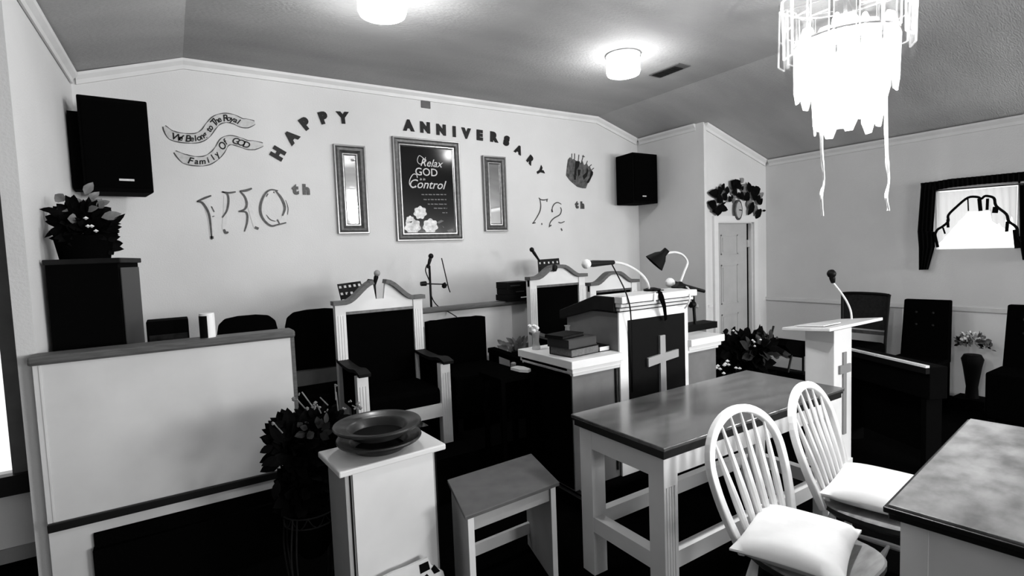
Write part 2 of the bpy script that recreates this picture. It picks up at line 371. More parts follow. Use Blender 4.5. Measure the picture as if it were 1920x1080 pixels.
def strokes(name, lines, sc, ox, oy, label, cat, m, body=None, bw=.05, group=None, base=None):
    t = thing(name, label, cat, onY(ox+base[0]/sc, oy+base[1]/sc, YD), group)
    if body:
        mb = MB()
        for L in body: mb.strip(spline([onY(ox+a/sc, oy+b/sc, YD) for a, b in L], 4), bw, OUT, .003)
        mb.build('foil_body', FOILB, t, smooth=False)
    mb = MB()
    for L, w in lines:
        P = [onY(ox+a/sc, oy+b/sc, YD)+OUT*.003 for a, b in L]
        P = spline(P, 5) if len(P) > 2 else P; n = len(P)
        mb.strip(P, [w*(.55+.45*math.sin(math.pi*(i+.5)/n)) if n > 3 else w for i in range(n)], OUT, .003)
    mb.build('foil_edge_glint', m, t, smooth=False); return t  # grey strips draw the foil's outlines and its highlights as colour
S8 = 3.858; px = .0055
G = 'foil numbers on the back wall'
strokes('foil_numeral', [([(345,725),(385,735),(425,800),(440,870),(452,1000)], .018), ([(345,725),(400,700),(448,682)], .016), ([(440,985),(465,985)], .022), ([(450,760),(470,800)], .006), ([(455,835),(470,830)], .006)], S8, 280, 190, 'leaning foil numeral at the left start of the three-digit number', 'number', STROKE, body=[[(400,720),(440,850),(455,990)]], bw=.035, group=G, base=(430, 990))
strokes('foil_numeral', [([(525,655),(562,668),(572,720),(560,790),(528,840)], .017), ([(525,655),(575,662),(625,655)], .015), ([(540,925),(552,950),(572,945)], .02), ([(655,650),(700,645),(742,630)], .02), ([(655,650),(690,690),(705,740),(690,780),(645,797)], .017), ([(650,797),(703,805),(708,870),(688,942)], .015), ([(762,910),(790,922)], .02)], S8, 280, 190, 'angular middle foil numeral of the three-digit number', 'number', STROKE, body=[[(555,680),(550,800),(540,930)], [(700,660),(730,780),(770,915)]], bw=.03, group=G, base=(640, 930))
strokes('foil_numeral', [([(930,648),(880,640),(840,665),(808,730),(803,800),(830,860),(880,900),(930,892),(990,878)], .018), ([(912,648),(955,700),(980,770),(963,828)], .02), ([(845,690),(858,668)], .01), ([(985,715),(1003,770),(1000,820)], .006), ([(845,820),(875,855),(912,868)], .007), ([(925,855),(940,885)], .012)], S8, 280, 190, 'round foil zero at the end of the three-digit number', 'number', STROKE, body=[[(900,650),(850,690),(825,780),(850,860),(900,885),(960,860),(985,780),(960,690),(900,650)]], bw=.028, group=G, base=(900, 890))
S4 = 12
strokes('foil_numeral', [([(360,130),(400,170),(480,180),(565,160)], .013), ([(545,165),(540,220)], .012), ([(380,160),(402,280),(388,420),(320,560),(222,712)], .013), ([(215,705),(285,690)], .013), ([(425,700),(430,740)], .012)], S4, 980, 360, 'slim foil numeral with a flat top left of the two', 'number', STROKE, group=G, base=(300, 700))
strokes('foil_numeral', [([(655,450),(668,340),(720,260),(790,238),(865,275)], .012), ([(650,390),(665,455)], .018), ([(845,345),(868,410),(830,510),(700,590),(620,680),(590,795)], .013), ([(600,770),(640,745)], .016), ([(800,680),(860,695),(940,662)], .012), ([(860,820),(885,870)], .014)], S4, 980, 360, 'slim curling foil two right of the flat-topped numeral', 'number', STROKE, group=G, base=(700, 790))
for (u, v, cap, l) in ((553.5, 354, .085, 'bold letter t of the th above the round zero'), (574, 355, .08, 'bold letter h of the th above the round zero'), (1081, 383.5, .078, 'small letter t of the th right of the foil two'), (1091.5, 384.5, .075, 'small letter h of the th right of the foil two')):
    mb = MB(); ch = 't' if 'letter t' in l else 'h'; put_text(mb, ch, onY(u, v, YD)+OUT*.005, cap, 0, bold=.008, ext=.004)
    tag(mb.build('ordinal_letter', STROKE, smooth=False), 'grey '+l, 'letter', 'th letters on the back wall')
# ribbon banners
def banner(cl, sc, ox, oy, txt, label):
    P = spline([onY(ox+a/sc, oy+b/sc, YD) for a, b in cl], 6); t = thing('ribbon_banner', label, 'banner', P[0], 'ribbon banners on the back wall')
    n = len(P); ws = [.075*min(1, .25+i/8, .35+(n-1-i)/6) for i in range(n)]
    MB().strip(P, ws, OUT, .002).build('ribbon', RIB, t, smooth=False)
    mb = MB(); E = []
    for sgn in (1, -1):
        Q = []
        for i in range(n):
            d = (P[min(i+1, n-1)]-P[max(i-1, 0)]).normalized(); Q.append(P[i]+d.cross(OUT)*sgn*ws[i]/2+OUT*.002)
        mb.strip(Q, [.003+.005*abs(math.sin(i*.35+sgn)) for i in range(n)], OUT, .002)
    mb.build('ribbon_edge', STROKE, t, smooth=False)
    mb = MB(); L = [0]
    for i in range(1, n): L.append(L[-1]+(P[i]-P[i-1]).length)
    tot = L[-1]; s0 = tot*.13; s1 = tot*.85
    for k, ch in enumerate(txt):
        if ch == ' ': continue
        s = s0+(s1-s0)*(k+.5)/len(txt); i = max(j for j in range(n) if L[j] <= s); i = min(i, n-2); f = (s-L[i])/(L[i+1]-L[i])
        c = P[i].lerp(P[i+1], f); d = (P[i+1]-P[i]).normalized(); a = math.atan2(d.z, d.x)
        cap = .052 if ch.isupper() else .044
        put_text(mb, ch, c+OUT*.004, cap, a, bold=.0015, shear=.2, ext=.001)
    mb.build('lettering', FOIL, t, smooth=False); return t
banner([(70,330),(200,480),(400,530),(620,530),(760,460),(860,330),(960,230),(1100,190),(1250,215),(1400,280),(1600,270)], 9, 300, 200, 'We Belong to The Royal', 'upper wavy paper ribbon beginning We Belong, right of the left speaker')
banner([(250,760),(420,880),(600,920),(780,910),(920,830),(1010,730),(1090,600),(1200,565),(1350,600),(1500,650),(1740,640)], 9, 300, 200, 'Family Of GOD', 'lower wavy paper ribbon ending GOD, above the three-digit number')
# crown
t = thing('crown_decoration', 'grey paper crown cut-out on the wall beside the right speaker', 'crown decoration', onY(1090, 352, YD))
def cw(a, b): return onY(1040+a/8.31, 270+b/8.31, YD)
MB().prism([cw(*p) for p in ((175,490),(190,350),(205,240),(240,205),(262,240),(300,232),(330,262),(378,268),(402,300),(430,262),(455,330),(500,300),(520,350),(545,345),(560,385),(590,430),(590,480),(540,590),(510,620),(485,692),(430,690),(350,668),(280,610),(230,565))], OUT*.004).build('crown_body', CROWN, t, smooth=False)
mb = MB()
for poly in (((320,270),(385,270),(375,350),(340,400),(335,500),(300,480),(310,380)), ((500,360),(520,420),(500,500),(450,560),(430,500),(490,440)), ((560,420),(595,440),(590,480),(520,610),(490,600),(540,520)), ((290,480),(330,500),(325,560),(300,560)), ((350,400),(400,400),(390,480),(360,510))): mb.prism([cw(*p)+OUT*.0042 for p in poly], OUT*.002)
mb.build('dark_relief', FOIL, t, smooth=False)
mb = MB()
for a, b in (((262,240),(266,150)), ((310,235),(308,148)), ((365,268),(376,168)), ((490,310),(508,265)), ((540,350),(572,322)), ((578,400),(608,375)), ((415,285),(447,175)), ((428,188),(465,200))): mb.bar(cw(*a)+OUT*.003, cw(*b)+OUT*.003, .010, .004, up=OUT)
mb.build('crown_point', STROKE, t, smooth=False)

# ================================================================== FRAMES
def frame(name, label, cat, px4, wd, inner, innermat, group=None):
    x0 = onY(px4[0], px4[1], D).x; x1 = onY(px4[2], px4[1], D).x; z1 = px4[4]; z0 = px4[5]
    t = thing(name, label, cat, ((x0+x1)/2, D, z0), group)
    def ring(prof, nm, m):
        mb = MB(); rows = []
        for ins, pr in prof: rows.append([(x0+ins, D-pr, z0+ins), (x1-ins, D-pr, z0+ins), (x1-ins, D-pr, z1-ins), (x0+ins, D-pr, z1-ins)])
        vs = [p for r in rows for p in r]; fs = []
        for i in range(len(rows)-1):
            for k in range(4): l = (k+1) % 4; fs.append((i*4+k, i*4+l, (i+1)*4+l, (i+1)*4+k))
        mb.add(vs, fs); mb.build(nm, m, t, smooth=False)
    ring([(0, .002), (0, .03), (.004, .036), (.014, .036), (.018, .031)], 'outer_bead', OUTB)
    ring([(.018, .031), (.03, .037), (.05, .034), (wd-.022, .02)], 'frame_moulding', FRAMEM)
    ring([(wd-.022, .02), (wd-.018, .025), (wd-.01, .025), (wd-.006, .018), (wd, .014), (wd, .006)], 'inner_bead', SILVER)
    return t, x0+wd, x1-wd, z0+wd, z1-wd
t, a, b, c, d = frame('wall_mirror', 'tall narrow silver-framed mirror left of the poster', 'mirror', (628, 355, 687, 0, 2.665, 1.852), .095, None, None, 'narrow mirrors flanking the poster')
MB().box((a, D-.012, c), (b, D-.003, d)).build('mirror_glass', MIRROR, t)
t, a, b, c, d = frame('wall_mirror', 'tall narrow silver-framed mirror right of the poster', 'mirror', (905, 362, 948, 0, 2.665, 1.86), .085, None, None, 'narrow mirrors flanking the poster')
MB().box((a, D-.012, c), (b, D-.003, d)).build('mirror_glass', MIRROR, t)
t, a, b, c, d = frame('framed_poster', 'large framed black poster reading Relax GOD is in Control', 'framed poster', (738, 353, 862.5, 0, 2.783, 1.773), .085, None, None)
pz = MB().box((a, D-.010, c), (b, D-.003, d)).build('poster_print', PRINT, t)
def pp(u, v): # poster zoom coordinates -> point on print
    return onY(730+u/5.143, 250+v/5.143, D-.0105)
mb = MB()
put_text(mb, 'Relax', pp(400, 285), .075, -.02, bold=.0004, shear=.35, ext=.0006)
put_text(mb, 'GOD', pp(358, 372), .075, -.01, bold=.0008, ext=.0006)
put_text(mb, 'is in', pp(318, 440), .026, 0, shear=.3, ext=.0006)
put_text(mb, 'Control', pp(360, 490), .085, -.01, bold=.0006, shear=.35, ext=.0006)
mb.strip(spline([pp(*q) for q in ((340,250),(290,215),(270,260),(290,295),(330,280),(350,230))], 5), .006, OUT, .0008)
mb.strip(spline([pp(*q) for q in ((270,430),(262,400),(230,395),(200,440),(195,490),(225,525),(255,505))], 5), .008, OUT, .0008)
mb.build('poster_lettering', PRINTW, pz, smooth=False)
mb = MB()
for v, u0, u1 in ((590,310,550),(638,330,550),(682,370,552),(722,430,555),(765,510,560)):
    u = u0
    while u < u1: 
        l = random.uniform(18, 45); mb.strip([pp(u, v), pp(min(u+l, u1), v+l*.05)], .010, OUT, .0006); u += l+9
mb.build('small_print_line', PRINTG, pz, smooth=False)
mb = MB()
def rose(cx, cy, r):
    for k, (rr, n) in enumerate(((1, 7), (.72, 6), (.42, 5))):
        pts = []
        for i in range(n*6):
            t_ = 2*math.pi*i/(n*6); q = r*rr*(1+.10*math.sin(n*t_+k)); pts.append(pp(cx+q*math.cos(t_), cy+q*math.sin(t_))+OUT*.0006*k)
        mb.prism(pts, OUT*.0006)
rose(297, 765, 60); rose(225, 900, 75); rose(395, 895, 70); rose(200, 835, 38)
mb.build('printed_roses', ROSE, pz, smooth=False)
mb = MB()
for q in (((455,860),(500,835),(525,845),(480,870)), ((555,935),(610,920),(620,945),(570,958)), ((508,890),(530,905),(520,912))): mb.prism([pp(*p) for p in q], OUT*.0006)
mb.build('printed_leaves', PRINTG, pz, smooth=False)

# ================================================================== SPEAKERS
def speaker(label, c, w, dpt, z0, z1, rz, logo):
    t = thing('wall_speaker', label, 'speaker', (c[0], c[1], z0), 'wall-mounted loudspeakers', rz, True)
    h = z1-z0
    MB().prism([(0, 0, 0), (w, 0, 0), (w*.9, dpt, 0), (w*.1, dpt, 0)], (0, 0, h)).build('cabinet', PLAST, t, bevel=.008)
    MB().box((.02, -.008, .03), (w-.02, 0, h-.03)).build('grille', BLACK, t)
    MB().box((logo[0]*w, -.011, .075), (logo[1]*w, -.008, .075+.014)).build('badge', BRASS, t, 'small pale badge')
    return t
sl = speaker('large black loudspeaker high in the left corner of the alcove', (-.452, 4.50), .385, .30, 2.135, 2.765, math.radians(3), (.50, .72))
MB().box((-.060, .10, .02), (.03, .26, .54)).build('wall_bracket', PLAST, sl)  # dark block stands for the bracket and the speaker's shadow on the wall
sp = onY(1186, 300, 4.60)
sr = speaker('smaller black loudspeaker high in the right corner of the alcove', (sp.x, 4.60), .425, .33, 2.165, 2.765, 0, (.35, .5))
MB().box((.15, .33, .2), (.27, .376, .42)).build('wall_bracket', BLACKM, sr)

# ================================================================== CEILING FIXTURES
def drum(label, x, y, r, h, pw):
    t = thing('ceiling_light', label, 'ceiling light', (x, y, ZF), 'round flush ceiling lights')
    MB().lathe((x, y, ZF), [(r*.93, 0), (r*1.0, -.004), (r*1.0, -.022), (r*.93, -.022)], 40).build('trim_ring', CHROME, t)
    MB().lathe((x, y, ZF-.02), [(r*.94, 0), (r*.96, -h*.8), (r*.9, -h*.95), (r*.75, -h), (0, -h)], 40).build('opal_shade', LAMPG, t)
    l = bpy.data.lights.new('ceiling_lamp_glow', 'POINT'); l.energy = pw; l.shadow_soft_size = .06
    o = bpy.data.objects.new('ceiling_lamp_glow', l); COL.objects.link(o); o.location = (x, y, ZF-.02-h-.08)
    return t
drum('large glowing ceiling light at the top edge above the left mirror', 1.17, 3.16, .15, .15, 26)
drum('round glowing drum light beside the ceiling vent', 3.30, 3.30, .145, .15, 16)
q = [onZ(u, v, ZF) for u, v in ((1216,140),(1237,145),(1294,123),(1273,118))]
t = thing('ceiling_vent', 'rectangular slatted vent in the ceiling beside the drum light', 'vent', sum(q, Vector())/4)
cc = sum(q, Vector())/4
MB().prism([cc+(p-cc)*1.0 for p in q], (0, 0, -.008)).build('vent_frame', STOOLW, t)
mb = MB()
for k in range(7):
    f0 = .12+k*.11
    a = q[0].lerp(q[1], .12).lerp(q[3].lerp(q[2], .12), f0); b = q[0].lerp(q[1], .88).lerp(q[3].lerp(q[2], .88), f0)
    mb.bar(a-Vector((0, 0, .012)), b-Vector((0, 0, .012)), .03, .004)
mb.build('vent_slats', GREYF, t)
# chandelier
CX, CY = 2.63, 1.24
t = thing('chandelier', 'glowing three-tier crystal chandelier with two hanging ribbons', 'chandelier', (CX, CY, ZF))
MB().lathe((CX, CY, ZF), [(.09, 0), (.09, -.02), (.05, -.045), (0, -.05)], 24).build('ceiling_canopy', CHROME, t)
MB().tube([(CX, CY, ZF-.04), (CX, CY, 2.40)], .008).build('stem', CHROME, t)
tiers = [(.262, 2.73, .34, 18), (.20, 2.52, .28, 14), (.135, 2.36, .27, 10)]
def plate_mesh(w, h):
    mb = MB(); z = [0, -.03, -h+.05, -h]; xs = [w*.25, w*.5, w*.5, w*.22]
    poly = [(-xs[0], 0, z[0]), (xs[0], 0, z[0]), (xs[1], 0, z[1]), (xs[2], 0, z[2]), (xs[3], 0, z[3]), (-xs[3], 0, z[3]), (-xs[2], 0, z[2]), (-xs[1], 0, z[1])]
    mb.prism(poly, (0, .006, 0))
    for zz in (z[1], -h*.5, z[2]): mb.box((-w*.5, -.001, zz-.0013), (w*.5, .007, zz+.0013))
    for xx in (-w*.5, w*.5): mb.box((xx-.0013, -.001, z[2]), (xx+.0013, .007, z[1]))
    return mb
for (r, ztop, h, n) in tiers:
    MB().tube([(CX+r*math.cos(2*math.pi*k/40), CY+r*math.sin(2*math.pi*k/40), ztop+.0) for k in range(40)], .006, 6, True).build('tier_ring', CHROME, t)
    mb = MB()
    for k in range(4):
        a = math.pi/2*k+.3; mb.bar((CX, CY, ztop), (CX+r*math.cos(a), CY+r*math.sin(a), ztop), .008, .006)
    mb.build('ring_spoke', CHROME, t)
    proto = None
    for k in range(n):
        a = 2*math.pi*k/n+r*7
        if proto is None:
            proto = bpy.data.meshes.new('crystal_plate'); m_ = plate_mesh(2*math.pi*r/n*.86, h); proto.from_pydata([tuple(v) for v in m_.v], [], m_.f); proto.materials.append(CRYS2 if h > .3 else CRYS); proto.materials.append(CRYS)
            for p_ in proto.polygons:
                if p_.index >= 10: p_.material_index = 1
        o = bpy.data.objects.new('crystal_plate', proto); COL.objects.link(o); o.parent = t
        o.location = (r*math.cos(a), r*math.sin(a), ztop-ZF+.02+.03*(k % 2)); o.rotation_euler = (random.uniform(-.04, .06), 0, a+math.pi/2+random.uniform(-.12, .12))
for k in range(6):
    a = 2*math.pi*k/6; r = .10 if k % 2 else .14; z = 2.46 if k % 2 else 2.30
    p = (CX+r*math.cos(a)*.75, CY+r*math.sin(a)*.75, z+.12)
    MB().lathe(p, [(0, -.05), (.018, -.045), (.022, -.015), (.018, .02), (.008, .045), (0, .05)], 12).build('candle_bulb', BULB, t)
l = bpy.data.lights.new('chandelier_glow', 'POINT'); l.energy = 190; l.shadow_soft_size = .012
o = bpy.data.objects.new('chandelier_glow', l); COL.objects.link(o); o.location = (CX, CY, 2.47)
l = bpy.data.lights.new('chandelier_glow_low', 'POINT'); l.energy = 80; l.shadow_soft_size = .02
o = bpy.data.objects.new('chandelier_glow_low', l); COL.objects.link(o); o.location = (CX, CY, 2.34)
for (u0, u1, vb) in ((1540, 1543, 405), (1662, 1667, 395)):
    zc = 1.313 if u0 < 1600 else 1.167; P = [onY(u0-1, 175, zc), onY(u0, 240, zc), onY(u0+1, 290, zc), onY(u0+5, 335, zc), onY(u0+1, 370, zc), onY(u1, vb, zc)]
    mb = MB(); S = spline(P, 5); mb.tube(S, [.007]*(len(S)//2)+[.0045]*(len(S)-len(S)//2), 6)
    S2 = [p+Vector((.008*math.sin(i*.9), .004, 0)) for i, p in enumerate(S)]; mb.tube(S2, .004, 5)
    mb.build('hanging_ribbon', WHITE2, t)

# ================================================================== CURTAINED WINDOW (right wall)
wn = struct('window_2', MB().box((XN+.07, wy0, wz0), (XN+.08, wy1, wz1)), SKYP); tag(wn, 'bright window with black curtains on the right wall', 'window')
mb = MB(); mb.box((XN+.02, wy0, wz0), (XN+.07, wy0+.02, wz1)); mb.box((XN+.02, wy1-.02, wz0), (XN+.07, wy1, wz1)); mb.box((XN, wy0, wz0-.0), (XN+.07, wy1, wz0+.012)); mb.box((XN+.02, wy0, wz1-.02), (XN+.07, wy1, wz1))
mb.build('window_frame', TRIM, wn)
XC = XN-.05
def wp(a, b, x=XC): return onX(1700+a/5.141, 310+b/5.141, x)
def wavy(poly_top, poly_bot, n, amp, mb, cyc=9, th=.004):
    """pleated cloth between two edge polylines"""
    def samp(P, t):
        P = [Vector(p) for p in P]; L = [0]
        for i in range(1, len(P)): L.append(L[-1]+(P[i]-P[i-1]).length)
        s = t*L[-1]; i = 0
        while i < len(P)-2 and L[i+1] < s: i += 1
        return P[i].lerp(P[i+1], (s-L[i])/max(L[i+1]-L[i], 1e-6))
    m = 8; vs = []; fs = []
    for i in range(n+1):
        t = i/n; a = samp(poly_top, t); b = samp(poly_bot, t); o = Vector((-amp*(1+math.sin(2*math.pi*cyc*t))/1, 0, 0))
        for j in range(m+1): vs.append(a.lerp(b, j/m)+o)
    for i in range(n):
        for j in range(m): k = i*(m+1)+j; fs.append((k, k+1, k+m+2, k+m+1))
    mb.add(vs, fs)
cu = thing('window_curtain', 'black ruffled valance and side curtains with sheer swag over the right window', 'curtain', (XC, 1.9, 1.4))
mb = MB(); top = [wp(138, 172), wp(285, 155), wp(430, 130), wp(700, 105), wp(900, 85), wp(1131, 62), wp(1400, 40)]
bot = [wp(145, 240), wp(300, 238), wp(430, 215), wp(700, 185), wp(900, 170), wp(1131, 152), wp(1400, 135)]
wavy(top, bot, 140, .012, mb, 26); mb.build('valance_ruffle', CURT, cu, smooth=True)
mb = MB(); wavy([wp(145, 175), wp(290, 200)], [wp(110, 640), wp(262, 640)], 40, .014, mb, 4); wavy([wp(110, 640), wp(275, 640)], [wp(122, 790), wp(280, 790)], 40, .014, mb, 4); wavy([wp(122, 790), wp(278, 785), ], [wp(124, 1008), wp(215, 1005)], 40, .014, mb, 4)
mb.build('curtain_panel', CURT, cu, smooth=True)
mb = MB(); wavy([wp(1088, 190), wp(1250, 180)], [wp(1095, 720), wp(1260, 720)], 40, .014, mb, 4); wavy([wp(1090, 720), wp(1260, 720)], [wp(1120, 910), wp(1270, 930)], 40, .014, mb, 4)
mb.build('curtain_panel', CURT, cu, smooth=True)
mb = MB(); mb.tube([wp(290, 245, XC), wp(1131, 178, XC), wp(1300, 165, XC)], .006, 6); mb.build('curtain_rod', BLACKM, cu)
mb = MB(); wavy([wp(285, 262), wp(400, 255), wp(520, 245), wp(690, 232), wp(840, 215), wp(920, 210), wp(1000, 204), wp(1070, 200)], [wp(300, 770), wp(400, 660), wp(505, 540), wp(600, 445), wp(820, 437), wp(825, 540), wp(950, 610), wp(1050, 790)], 90, .006, mb, 11)
mb.build('sheer_swag', SHEER, cu, smooth=True)
mb = MB(); T = [wp(a, b, XC-.02) for a, b in ((268,680),(295,622),(345,590),(400,540),(402,480),(480,400),(590,312),(680,305),(720,322),(760,295),(840,315),(862,390),(960,470),(985,540),(1060,600),(1070,680),(1100,740))]
mb.tube(spline(T, 4), .011, 6)
for a, b, a2, b2, w_ in ((700,320,712,440,.028), (395,520,400,600,.02), (860,400,850,460,.04), (970,540,965,640,.022), (1050,620,1070,800,.04), (270,660,300,790,.022), (590,320,595,440,.008), (780,320,775,430,.02), (350,600,370,660,.012)): mb.bar(wp(a, b, XC-.02), wp(a2, b2, XC-.02), w_, .01, up=(1, 0, 0))
mb.build('black_trim', CURT, cu)

# ================================================================== SWAG + CLOCK OVER DOOR
def leaf(mb, c, d, L, Wd, nrm, fold=.15, curl=.1):
    c = Vector(c); d = Vector(d).normalized(); nrm = Vector(nrm); s_ = d.cross(nrm); s_ = s_.normalized() if s_.length > 1e-4 else d.orthogonal().normalized(); n = s_.cross(d).normalized()
    P = []
    for t_, w_ in ((0, .04), (.25, .8), (.5, 1), (.78, .6), (1, .0)):
        m_ = c+d*L*t_-n*curl*L*t_*t_; P.append((m_-s_*Wd*w_/2+n*fold*Wd*w_/2, m_, m_+s_*Wd*w_/2+n*fold*Wd*w_/2))
    vs = [q for p in P for q in p]; fs = []
    for i in range(4):
        for j in range(2): k = i*3+j; fs.append((k, k+1, k+4, k+3))
    mb.add(vs, fs)
YW = DW-.035
sw = thing('floral_swag', 'dark leafy flower swag above the white door', 'wreath', onY(1382, 400, DW))
def wq(a, b, y=YW): return onY(1320+a/10.28, 320+b/10.28, y)
mb = MB(); mg = MB()
def L2(a, b, a2, b2, w_, m_, y=YW): p = wq(a, b, y); q_ = wq(a2, b2, y-.01); leaf(m_, p, q_-p, (q_-p).length, w_*.00098, (0, -1, 0))
for args in ((330,450,110,420,110),(330,460,290,300,110),(330,470,270,620,140),(350,450,460,560,110),(400,330,340,290,90),(450,300,440,470,90),(620,330,530,200,150),(620,340,700,190,160),(620,300,610,160,170),(640,380,560,420,120),(520,500,480,600,80),(520,520,560,500,60),(880,430,870,210,110),(900,430,1125,345,130),(900,440,1060,520,140),(900,430,990,300,120),(880,440,780,560,120),(760,430,700,540,110),(700,480,640,460,70),(1060,560,1130,640,110),(1000,560,1120,570,130),(960,600,870,860,110),(1100,740,1000,930,100),(1070,780,1120,760,60),(250,700,90,610,120),(250,690,495,755,90),(260,700,280,875,150),(240,720,170,790,100),(1120,775,1205,765,30),(300,670,450,600,30),(720,330,770,350,60)): L2(*args, mb)
for args in ((740,260,820,420,150),(760,230,720,140,70),(480,430,500,300,90),(560,360,540,470,90),(1050,430,1010,540,130),(1080,430,1130,520,110),(860,540,900,760,150),(1000,680,990,850,110),(1030,680,960,780,100),(380,340,400,390,70),(600,440,600,540,110),(560,540,620,640,60)): L2(*args, mg, YW+.02)
mb.build('dark_leaves', LEAFD, sw, smooth=False); mg.build('grey_leaves', LEAFG, sw, smooth=False)
ck_ = wq(678, 755, DW-.05)
ckt = thing('oval_clock', 'small pale oval clock under the swag above the door', 'clock', ck_)
MB().lathe(ck_+Vector((0, .024, 0)), [(.076, 0), (.076, .02), (.064, .028), (.060, .02)], 36, ax=(0, -1, 0)).build('clock_rim', STROKE, ckt)
f_ = MB().lathe(ck_+Vector((0, .02, 0)), [(.064, 0), (.064, .018), (0, .018)], 36, ax=(0, -1, 0)).build('clock_face', STOOLS, ckt)
for ch in list(ckt.children):
    ch.scale = (.95, 1, 1.6)
MB().bar(ck_+Vector((0, -.004, 0)), ck_+Vector((.05, -.004, -.005)), .010, .004, up=(0, 1, 0)).build('clock_hand', BLACKM, ckt)

# ================================================================== PULPIT
PY = 2.45
pd = thing('pulpit', 'white stepped pulpit with a dark cloth panel and cross on its front', 'pulpit', (2.69, 2.72, .15))
bx0, bx1, pb = 2.365, 3.015, 2.98
MB().box((bx0, PY+.012, .151), (bx1, pb, 1.21)).build('centre_cabinet', PODW, pd)
mb = MB(); mb.box((bx0-.003, PY, .151), (bx0+.075, PY+.012, 1.222)); mb.box((bx1-.04, PY, .151), (bx1+.003, PY+.012, 1.222)); mb.box((bx0+.075, PY, 1.155), (bx1-.04, PY+.012, 1.222)); mb.box((bx0+.075, PY, .151), (bx1-.04, PY+.012, .25))
mb.build('front_frame', WHITE2, pd)
MB().box((bx0+.07, PY-.004, .24), (bx1-.035, PY+.01, 1.16)).build('front_cloth_panel', BLACK2, pd)
mb = MB()
for z_ in (1.2475, 1.2745, 1.222): mb.box((bx0-.01, PY-.014-(z_-1.222)*.62, z_-.003), (bx1+.015, PY+.02, z_+.003))
mb.build('cornice_groove', GREYF, pd)
# top: mouldings on front and slanted reading top to the back
mb = MB()
for (z0, z1, o_) in ((1.222, 1.248, .012), (1.248, 1.275, .03), (1.275, 1.318, .048)):
    mb.box((bx0-o_*.4, PY-o_, z0), (bx1+o_, PY+.20, z1))
mb.build('front_cornice', WHITE, pd, bevel=.005)
mb = MB()
mb.prism([(bx0-.03, PY+.02, 1.222), (bx0-.03, PY+.20, 1.225), (bx0-.03, pb+.05, 1.13), (bx0-.03, pb+.05, 1.195), (bx0-.03, PY+.20, 1.318), (bx0-.03, PY+.02, 1.316)], (bx1-bx0+.06, 0, 0))
mb.build('reading_top', DWOOD, pd, bevel=.006)
lx0, rx1, wz = 1.985, 3.35, .915
for nm, a, b in (('left', lx0, bx0), ('right', bx1, rx1)):
    MB().box((a, PY+.02, .151), (b, pb, wz-.03)).build('side_wing', PODW if nm == 'left' else PODW, pd)
    mb = MB(); ol = .02 if nm == 'left' else 0; orr = .02 if nm == 'right' else 0
    for (z0, z1, o_) in ((wz-.05, wz-.03, .008), (wz-.03, wz+.0, .022), (wz, wz+.05, .04)):
        mb.box((a-(o_ if nm == 'left' else -.001), PY-o_+.01, z0), (b+(o_ if nm == 'right' else -.001), pb+.02, z1))
    mb.build('wing_cornice', WHITE, pd, bevel=.004)
    MB().box((a-.022, PY+.04, wz-.02), (a-.018, pb, wz+.04)).build('wing_side_trim', DWOOD, pd) if nm == 'left' else None
MB().box((lx0-.008, PY+.03, .16), (lx0, pb, wz-.04)).build('dark_side_panel', BLACK, pd)
mb = MB(); mb.box((bx0+.005-.04, PY+.008, .2), (bx0-.004-.02, PY+.02, wz-.05)); mb.build('wing_groove', GREYF, pd)
cx = onY(1240, 680, PY).x
mb = MB(); mb.prism([(cx-.028, PY-.02, 1.03), (cx+.022, PY-.02, 1.03), (cx+.03, PY-.02, .30), (cx-.03, PY-.02, .30)], (0, .016, 0))
mb.prism([(cx-.145, PY-.022, .895), (cx-.03, PY-.022, .905), (cx-.03, PY-.022, .848), (cx-.145, PY-.022, .835)], (0, .016, 0)); mb.prism([(cx-.03, PY-.022, .905), (cx+.15, PY-.022, .918), (cx+.15, PY-.022, .865), (cx-.03, PY-.022, .848)], (0, .016, 0))
mb.build('cross', CROSSM, pd)

# --- things on the pulpit
def book(label, c, sx, sy, h, rz, cover=DWOOD, pages=BOOKP, group=None, name='book'):
    t = thing(name, label, 'book', c, group, rz, True)
    mb = MB(); mb.box((-sx/2, -sy/2, 0), (sx/2, sy/2, .004)); mb.box((-sx/2, -sy/2, h-.004), (sx/2, sy/2, h)); mb.box((-sx/2, sy/2-.004, 0), (sx/2, sy/2, h)); mb.build('cover', cover, t, bevel=.002)
    MB().box((-sx/2+.006, -sy/2+.005, .004), (sx/2-.004, sy/2-.005, h-.004)).build('pages', pages, t); return t
wt = wz+.0505
bk = onY(1055, 655, PY+.12)
G = 'books stacked on the left wing of the pulpit'
book('thick dark book at the bottom of the stack on the pulpit wing', (2.13, 2.62, wt), .25, .20, .05, .1, DWOOD, BOOKP, G)
book('dark thick book with a grey spine, middle of the pulpit stack', (2.12, 2.625, wt+.051), .26, .19, .058, .12, BOOKG, BOOKG, G)
book('thin dark book lying on top of the pulpit stack', (2.07, 2.64, wt+.1105), .21, .15, .022, .2, BLACK2, GREYF, G)
book('small pale-edged book beside the dark stack by the pulpit body', (2.31, 2.60, wt), .09, .14, .035, .0, BLACK2, WHITE, G)
o = MB().lathe((2.27, 2.86, wt), [(.03, 0), (.04, .01), (.04, .07), (.018, .095), (.015, .13), (.022, .14), (0, .14)], 20).build('glass_decanter', CLEAR); tag(o, 'small clear glass bottle on the pulpit wing behind the books', 'bottle')
